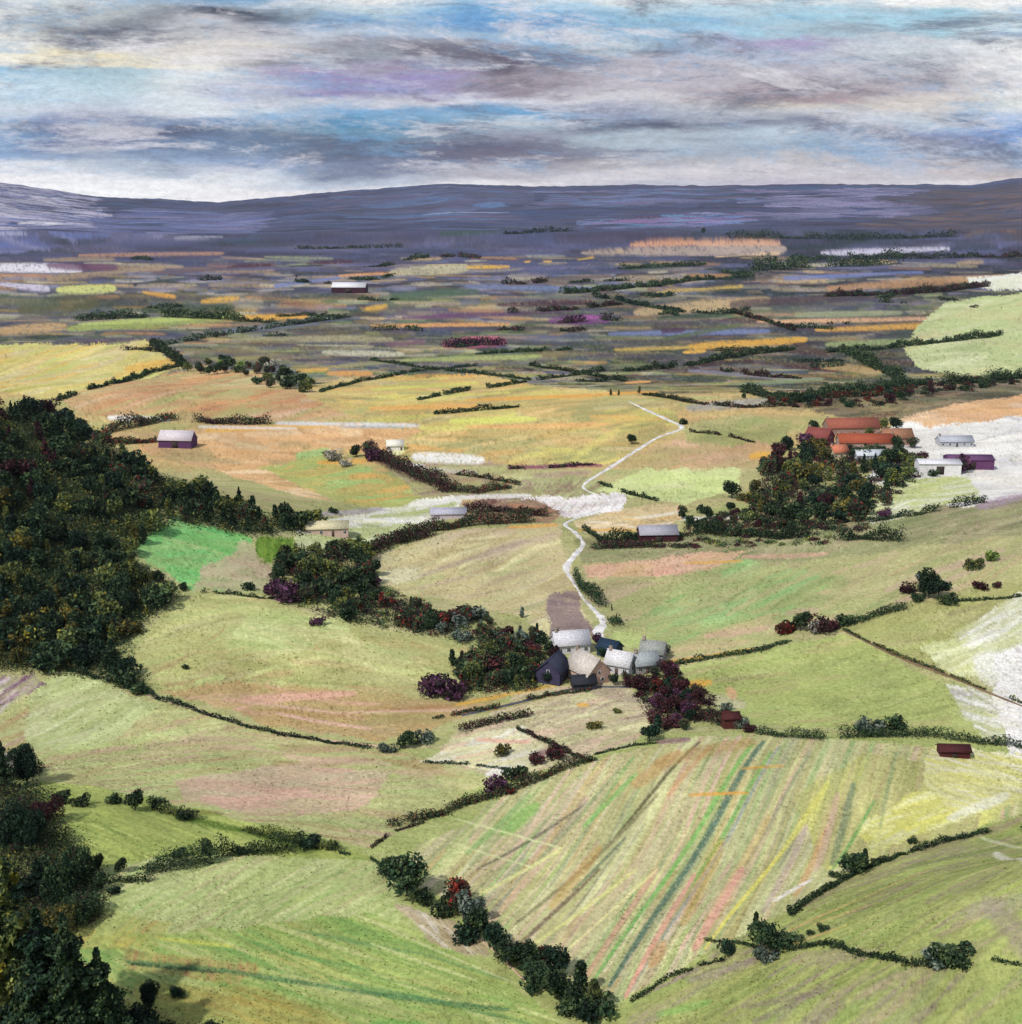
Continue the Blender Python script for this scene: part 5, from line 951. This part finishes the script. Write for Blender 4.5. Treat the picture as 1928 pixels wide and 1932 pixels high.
COLS = {
 0: [(0, 'd7dede'), (50, 'e1e4e2'), (90, 'e8e6da'), (118, 'ebe8de'), (132, '96bed7'), (160, 'c8dce8'), (200, 'cdd7e1'), (240, '96afcd'), (268, '5582b9'), (292, '96afd2'), (312, 'f2f2f4'), (360, 'f6f4f4')],
 240: [(0, 'cdd2d4'), (28, 'afb6b9'), (60, '6e737d'), (78, 'd7d7d7'), (100, 'f0e4c3'), (125, 'ebe1c8'), (142, 'afc8d2'), (170, 'bed4de'), (200, 'bec3d2'), (230, '828caf'), (260, '697396'), (290, '8296b4'), (318, 'c8d4e0'), (336, 'f4f4f6'), (375, 'f6f6f6')],
 430: [(0, '78a0be'), (15, '96aabe'), (36, '4b505f'), (60, 'bebec3'), (90, 'd7d2cd'), (120, 'e1deD7'.lower()), (150, 'd7dee1'), (195, 'd7dee4'), (230, '7d91af'), (255, '555f78'), (285, '6e87a5'), (310, '8ca0be'), (330, 'e8ecf0'), (350, 'f6f6f6'), (370, 'f4f2f2')],
 700: [(0, 'ebecea'), (25, 'bed2dc'), (50, '82a5c8'), (70, 'afbed2'), (100, '82808c'), (125, '787887'), (146, 'a596b9'), (165, '968cb9'), (182, 'cdcdd7'), (208, '82aacd'), (235, '3c8cb9'), (255, '648ca5'), (282, '555f73'), (308, '6e7891'), (335, 'bec8d7'), (360, 'ebe8e8')],
 964: [(0, '96bedc'), (18, '78aad2'), (42, '6496c8'), (66, '96b4cd'), (92, '9696a5'), (114, '5f5a69'), (136, '645c69'), (156, '968c96'), (178, 'cdcdd7'), (205, '6ea0c8'), (226, 'aabecd'), (255, '969baa'), (280, '5f5a6e'), (302, '736c78'), (322, 'aaa5aa'), (350, 'ebe6e8')],
 1200: [(0, 'e1e6e8'), (20, 'bed7e4'), (50, '9bc3dc'), (80, 'b9c8d2'), (110, 'b9b6c0'), (150, 'b9b4be'), (176, 'cdcbd0'), (200, 'afb2c3'), (222, '96a0b9'), (245, '5a5f73'), (265, 'afbec8'), (286, '828796'), (310, 'afaaaa'), (335, 'd4ced0'), (360, 'bebec8')],
 1440: [(0, 'ebebe8'), (20, 'a5cdde'), (60, 'a0c8da'), (76, 'a596be'), (100, 'b4b4c3'), (140, 'b9b4bc'), (178, 'a59194'), (194, 'cdc3b9'), (212, 'cdcdcd'), (240, '7d8296'), (266, 'b9c8d4'), (290, 'a0afbe'), (312, 'c3bebe'), (335, 'd2ccd0'), (360, 'c8c0cc')],
 1680: [(0, 'f0f0ee'), (20, 'a5cdde'), (60, 'a5cbda'), (86, 'becdd4'), (120, 'b9bec6'), (160, 'b4afb6'), (200, 'd2cac3'), (230, 'c3cdd7'), (264, '9696a5'), (290, 'b9becd'), (322, 'cdc8cd'), (355, 'd7d2d4')],
 1928: [(0, 'f0f0ee'), (150, 'eeeeec'), (190, 'e1e4e1'), (232, 'aabedc'), (262, '6e91cd'), (290, 'b4c8e1'), (322, 'beafa5'), (355, 'dcd7d9')]}
prev = None
fac = nd(nt, 'ShaderNodeMapRange'); fac.inputs['From Min'].default_value = 0; fac.inputs['From Max'].default_value = VT; nt.links.new(vw, fac.inputs['Value'])
for px, st in COLS.items():
    cr = nd(nt, 'ShaderNodeValToRGB'); r_ = cr.color_ramp; r_.interpolation = 'EASE'
    st = sorted([(max(0, min(1, vof(py)/VT)), c) for py, c in st])
    while len(r_.elements) < len(st): r_.elements.new(.5)
    for el, (p_, c) in zip(r_.elements, st): el.position = p_
    for el, (p_, c) in zip(r_.elements, st): el.color = (*(srgb(c)/2**EXPO), 1)
    nt.links.new(fac.outputs[0], cr.inputs[0])
    if prev is None: out = cr.outputs[0]
    else:
        mr = nd(nt, 'ShaderNodeMapRange', interpolation_type='SMOOTHSTEP'); k = 1/(F*.985)
        mr.inputs['From Min'].default_value = (prev-CX)*k; mr.inputs['From Max'].default_value = (px-CX)*k; nt.links.new(uw, mr.inputs['Value'])
        mx = nd(nt, 'ShaderNodeMix', data_type='RGBA'); nt.links.new(mr.outputs[0], mx.inputs[0]); nt.links.new(out, mx.inputs[6]); nt.links.new(cr.outputs[0], mx.inputs[7]); out = mx.outputs[2]
    prev = px
# broken blue gaps, slate undersides and cream tops
cm3 = nd(nt, 'ShaderNodeCombineXYZ'); nt.links.new(M('ADD', u, M('MULTIPLY', v, 1.2)), cm3.inputs[0]); nt.links.new(M('MULTIPLY', v, 4.5), cm3.inputs[1])
def layer(prev_, hexc, scale, off, lo, hi, amt, vec):
    f = noise(scale, 10, .78, .4, off, vec)
    m_ = nd(nt, 'ShaderNodeMapRange'); m_.inputs['From Min'].default_value = lo; m_.inputs['From Max'].default_value = hi; m_.inputs['To Max'].default_value = amt
    nt.links.new(f, m_.inputs['Value']); lowm = nd(nt, 'ShaderNodeMapRange', interpolation_type='SMOOTHSTEP'); lowm.inputs['From Min'].default_value = vof(350); lowm.inputs['From Max'].default_value = vof(300); nt.links.new(v, lowm.inputs['Value'])
    x_ = nd(nt, 'ShaderNodeMix', data_type='RGBA'); nt.links.new(M('MULTIPLY', m_.outputs[0], lowm.outputs[0]), x_.inputs[0]); nt.links.new(prev_, x_.inputs[6]); x_.inputs[7].default_value = (*(srgb(hexc)/2**EXPO), 1); return x_.outputs[2]
out = layer(out, '6ca4d0', 6, 21.3, .52, .62, .5, cm3.outputs[0])
out = layer(out, '56586c', 6, 33.1, .52, .63, .7, cm3.outputs[0])
out = layer(out, 'dedbe0', 7, 47.7, .52, .62, .7, cm3.outputs[0])
out = layer(out, '8cb8d8', 6, 91.1, .55, .64, .35, cm3.outputs[0])
out = layer(out, 'b2bac4', 5, 81.7, .5, .6, .5, cm3.outputs[0])
# wisps: lighter and darker streaks inside the cloud layer
wisp = M('ADD', M('MULTIPLY', M('SUBTRACT', nC, .5), .8), M('MULTIPLY', M('SUBTRACT', nD, .5), 1.2))
hs = nd(nt, 'ShaderNodeHueSaturation'); nt.links.new(out, hs.inputs['Color']); nt.links.new(M('ADD', wisp, 1.06), hs.inputs['Value'])
hs.inputs['Saturation'].default_value = 1.0
# above the cloud bank and behind the viewer: broken pale cloud over the clear sky
cl = nd(nt, 'ShaderNodeMapRange'); cl.inputs['From Min'].default_value = .4; cl.inputs['From Max'].default_value = .62
n3 = nd(nt, 'ShaderNodeTexNoise'); n3.inputs['Scale'].default_value = 2.6; n3.inputs['Detail'].default_value = 5; nt.links.new(tc.outputs['Generated'], n3.inputs['Vector']); nt.links.new(n3.outputs['Fac'], cl.inputs['Value'])
up = nd(nt, 'ShaderNodeMix', data_type='RGBA'); nt.links.new(cl.outputs[0], up.inputs[0]); nt.links.new(skm.outputs[0], up.inputs[6]); up.inputs[7].default_value = (.72, .74, .78, 1)
inb = nd(nt, 'ShaderNodeMapRange', interpolation_type='SMOOTHSTEP'); inb.inputs['From Min'].default_value = VT*1.05; inb.inputs['From Max'].default_value = VT*1.6; inb.inputs['To Min'].default_value = 1; inb.inputs['To Max'].default_value = 0; nt.links.new(v, inb.inputs['Value'])
fr = M('GREATER_THAN', sp.outputs['Y'], .03)
msk = M('MULTIPLY', inb.outputs[0], fr)
fin = nd(nt, 'ShaderNodeMix', data_type='RGBA'); nt.links.new(msk, fin.inputs[0]); nt.links.new(up.outputs[2], fin.inputs[6]); nt.links.new(hs.outputs[0], fin.inputs[7])
nt.links.new(fin.outputs[2], bg.inputs['Color']); bg.inputs['Strength'].default_value = 1.0
w.cycles.sampling_method = 'MANUAL'; w.cycles.sample_map_resolution = 512

sl = bpy.data.lights.new('sun', 'SUN'); sl.energy = 3.2; sl.angle = R(1.5); sl.color = (1, .94, .86)
so = bpy.data.objects.new('sun', sl); col.objects.link(so); so.rotation_euler = (R(90-SUN_EL), 0, R(180-SUN_AZ)+math.pi*0)
# point the lamp along the same direction as the sky's sun
import mathutils
sd = mathutils.Vector((math.sin(R(SUN_AZ))*math.cos(R(SUN_EL)), math.cos(R(SUN_AZ))*math.cos(R(SUN_EL)), math.sin(R(SUN_EL))))
so.rotation_euler = sd.to_track_quat('Z', 'Y').to_euler()

# the air itself: one box of thin haze round everything
hb = mesh('haze', [(x, y, z) for z in (-60, 700) for y in (-400, 15700) for x in (-22000, 22000)], [(0, 2, 3, 1), (4, 5, 7, 6), (0, 1, 5, 4), (2, 6, 7, 3), (0, 4, 6, 2), (1, 3, 7, 5)])
hm = bpy.data.materials.new('air'); hm.use_nodes = True; hn = hm.node_tree; hn.nodes.clear()
ho = nd(hn, 'ShaderNodeOutputMaterial'); hv = nd(hn, 'ShaderNodeVolumePrincipled'); hv.inputs['Color'].default_value = (.62, .7, .95, 1); hv.inputs['Density'].default_value = HAZE; hv.inputs['Anisotropy'].default_value = .1
hn.links.new(hv.outputs[0], ho.inputs['Volume']); hb.materials.append(hm); hz = link('haze', hb); tag(hz, 'thin blue haze lying over the whole valley', 'haze', kind='stuff')

cam = bpy.data.cameras.new('camera'); co = bpy.data.objects.new('camera', cam); col.objects.link(co)
co.location = (0, 0, H); co.rotation_euler = (R(90)-TH, 0, 0)
cam.sensor_fit = 'HORIZONTAL'; cam.sensor_width = 36; cam.lens = 36*F/1928; cam.clip_start = .5; cam.clip_end = 60000
scene.camera = co
scene.render.engine = 'CYCLES'
scene.view_settings.view_transform = 'Standard'; scene.view_settings.look = 'None'; scene.view_settings.exposure = EXPO; scene.view_settings.gamma = 1
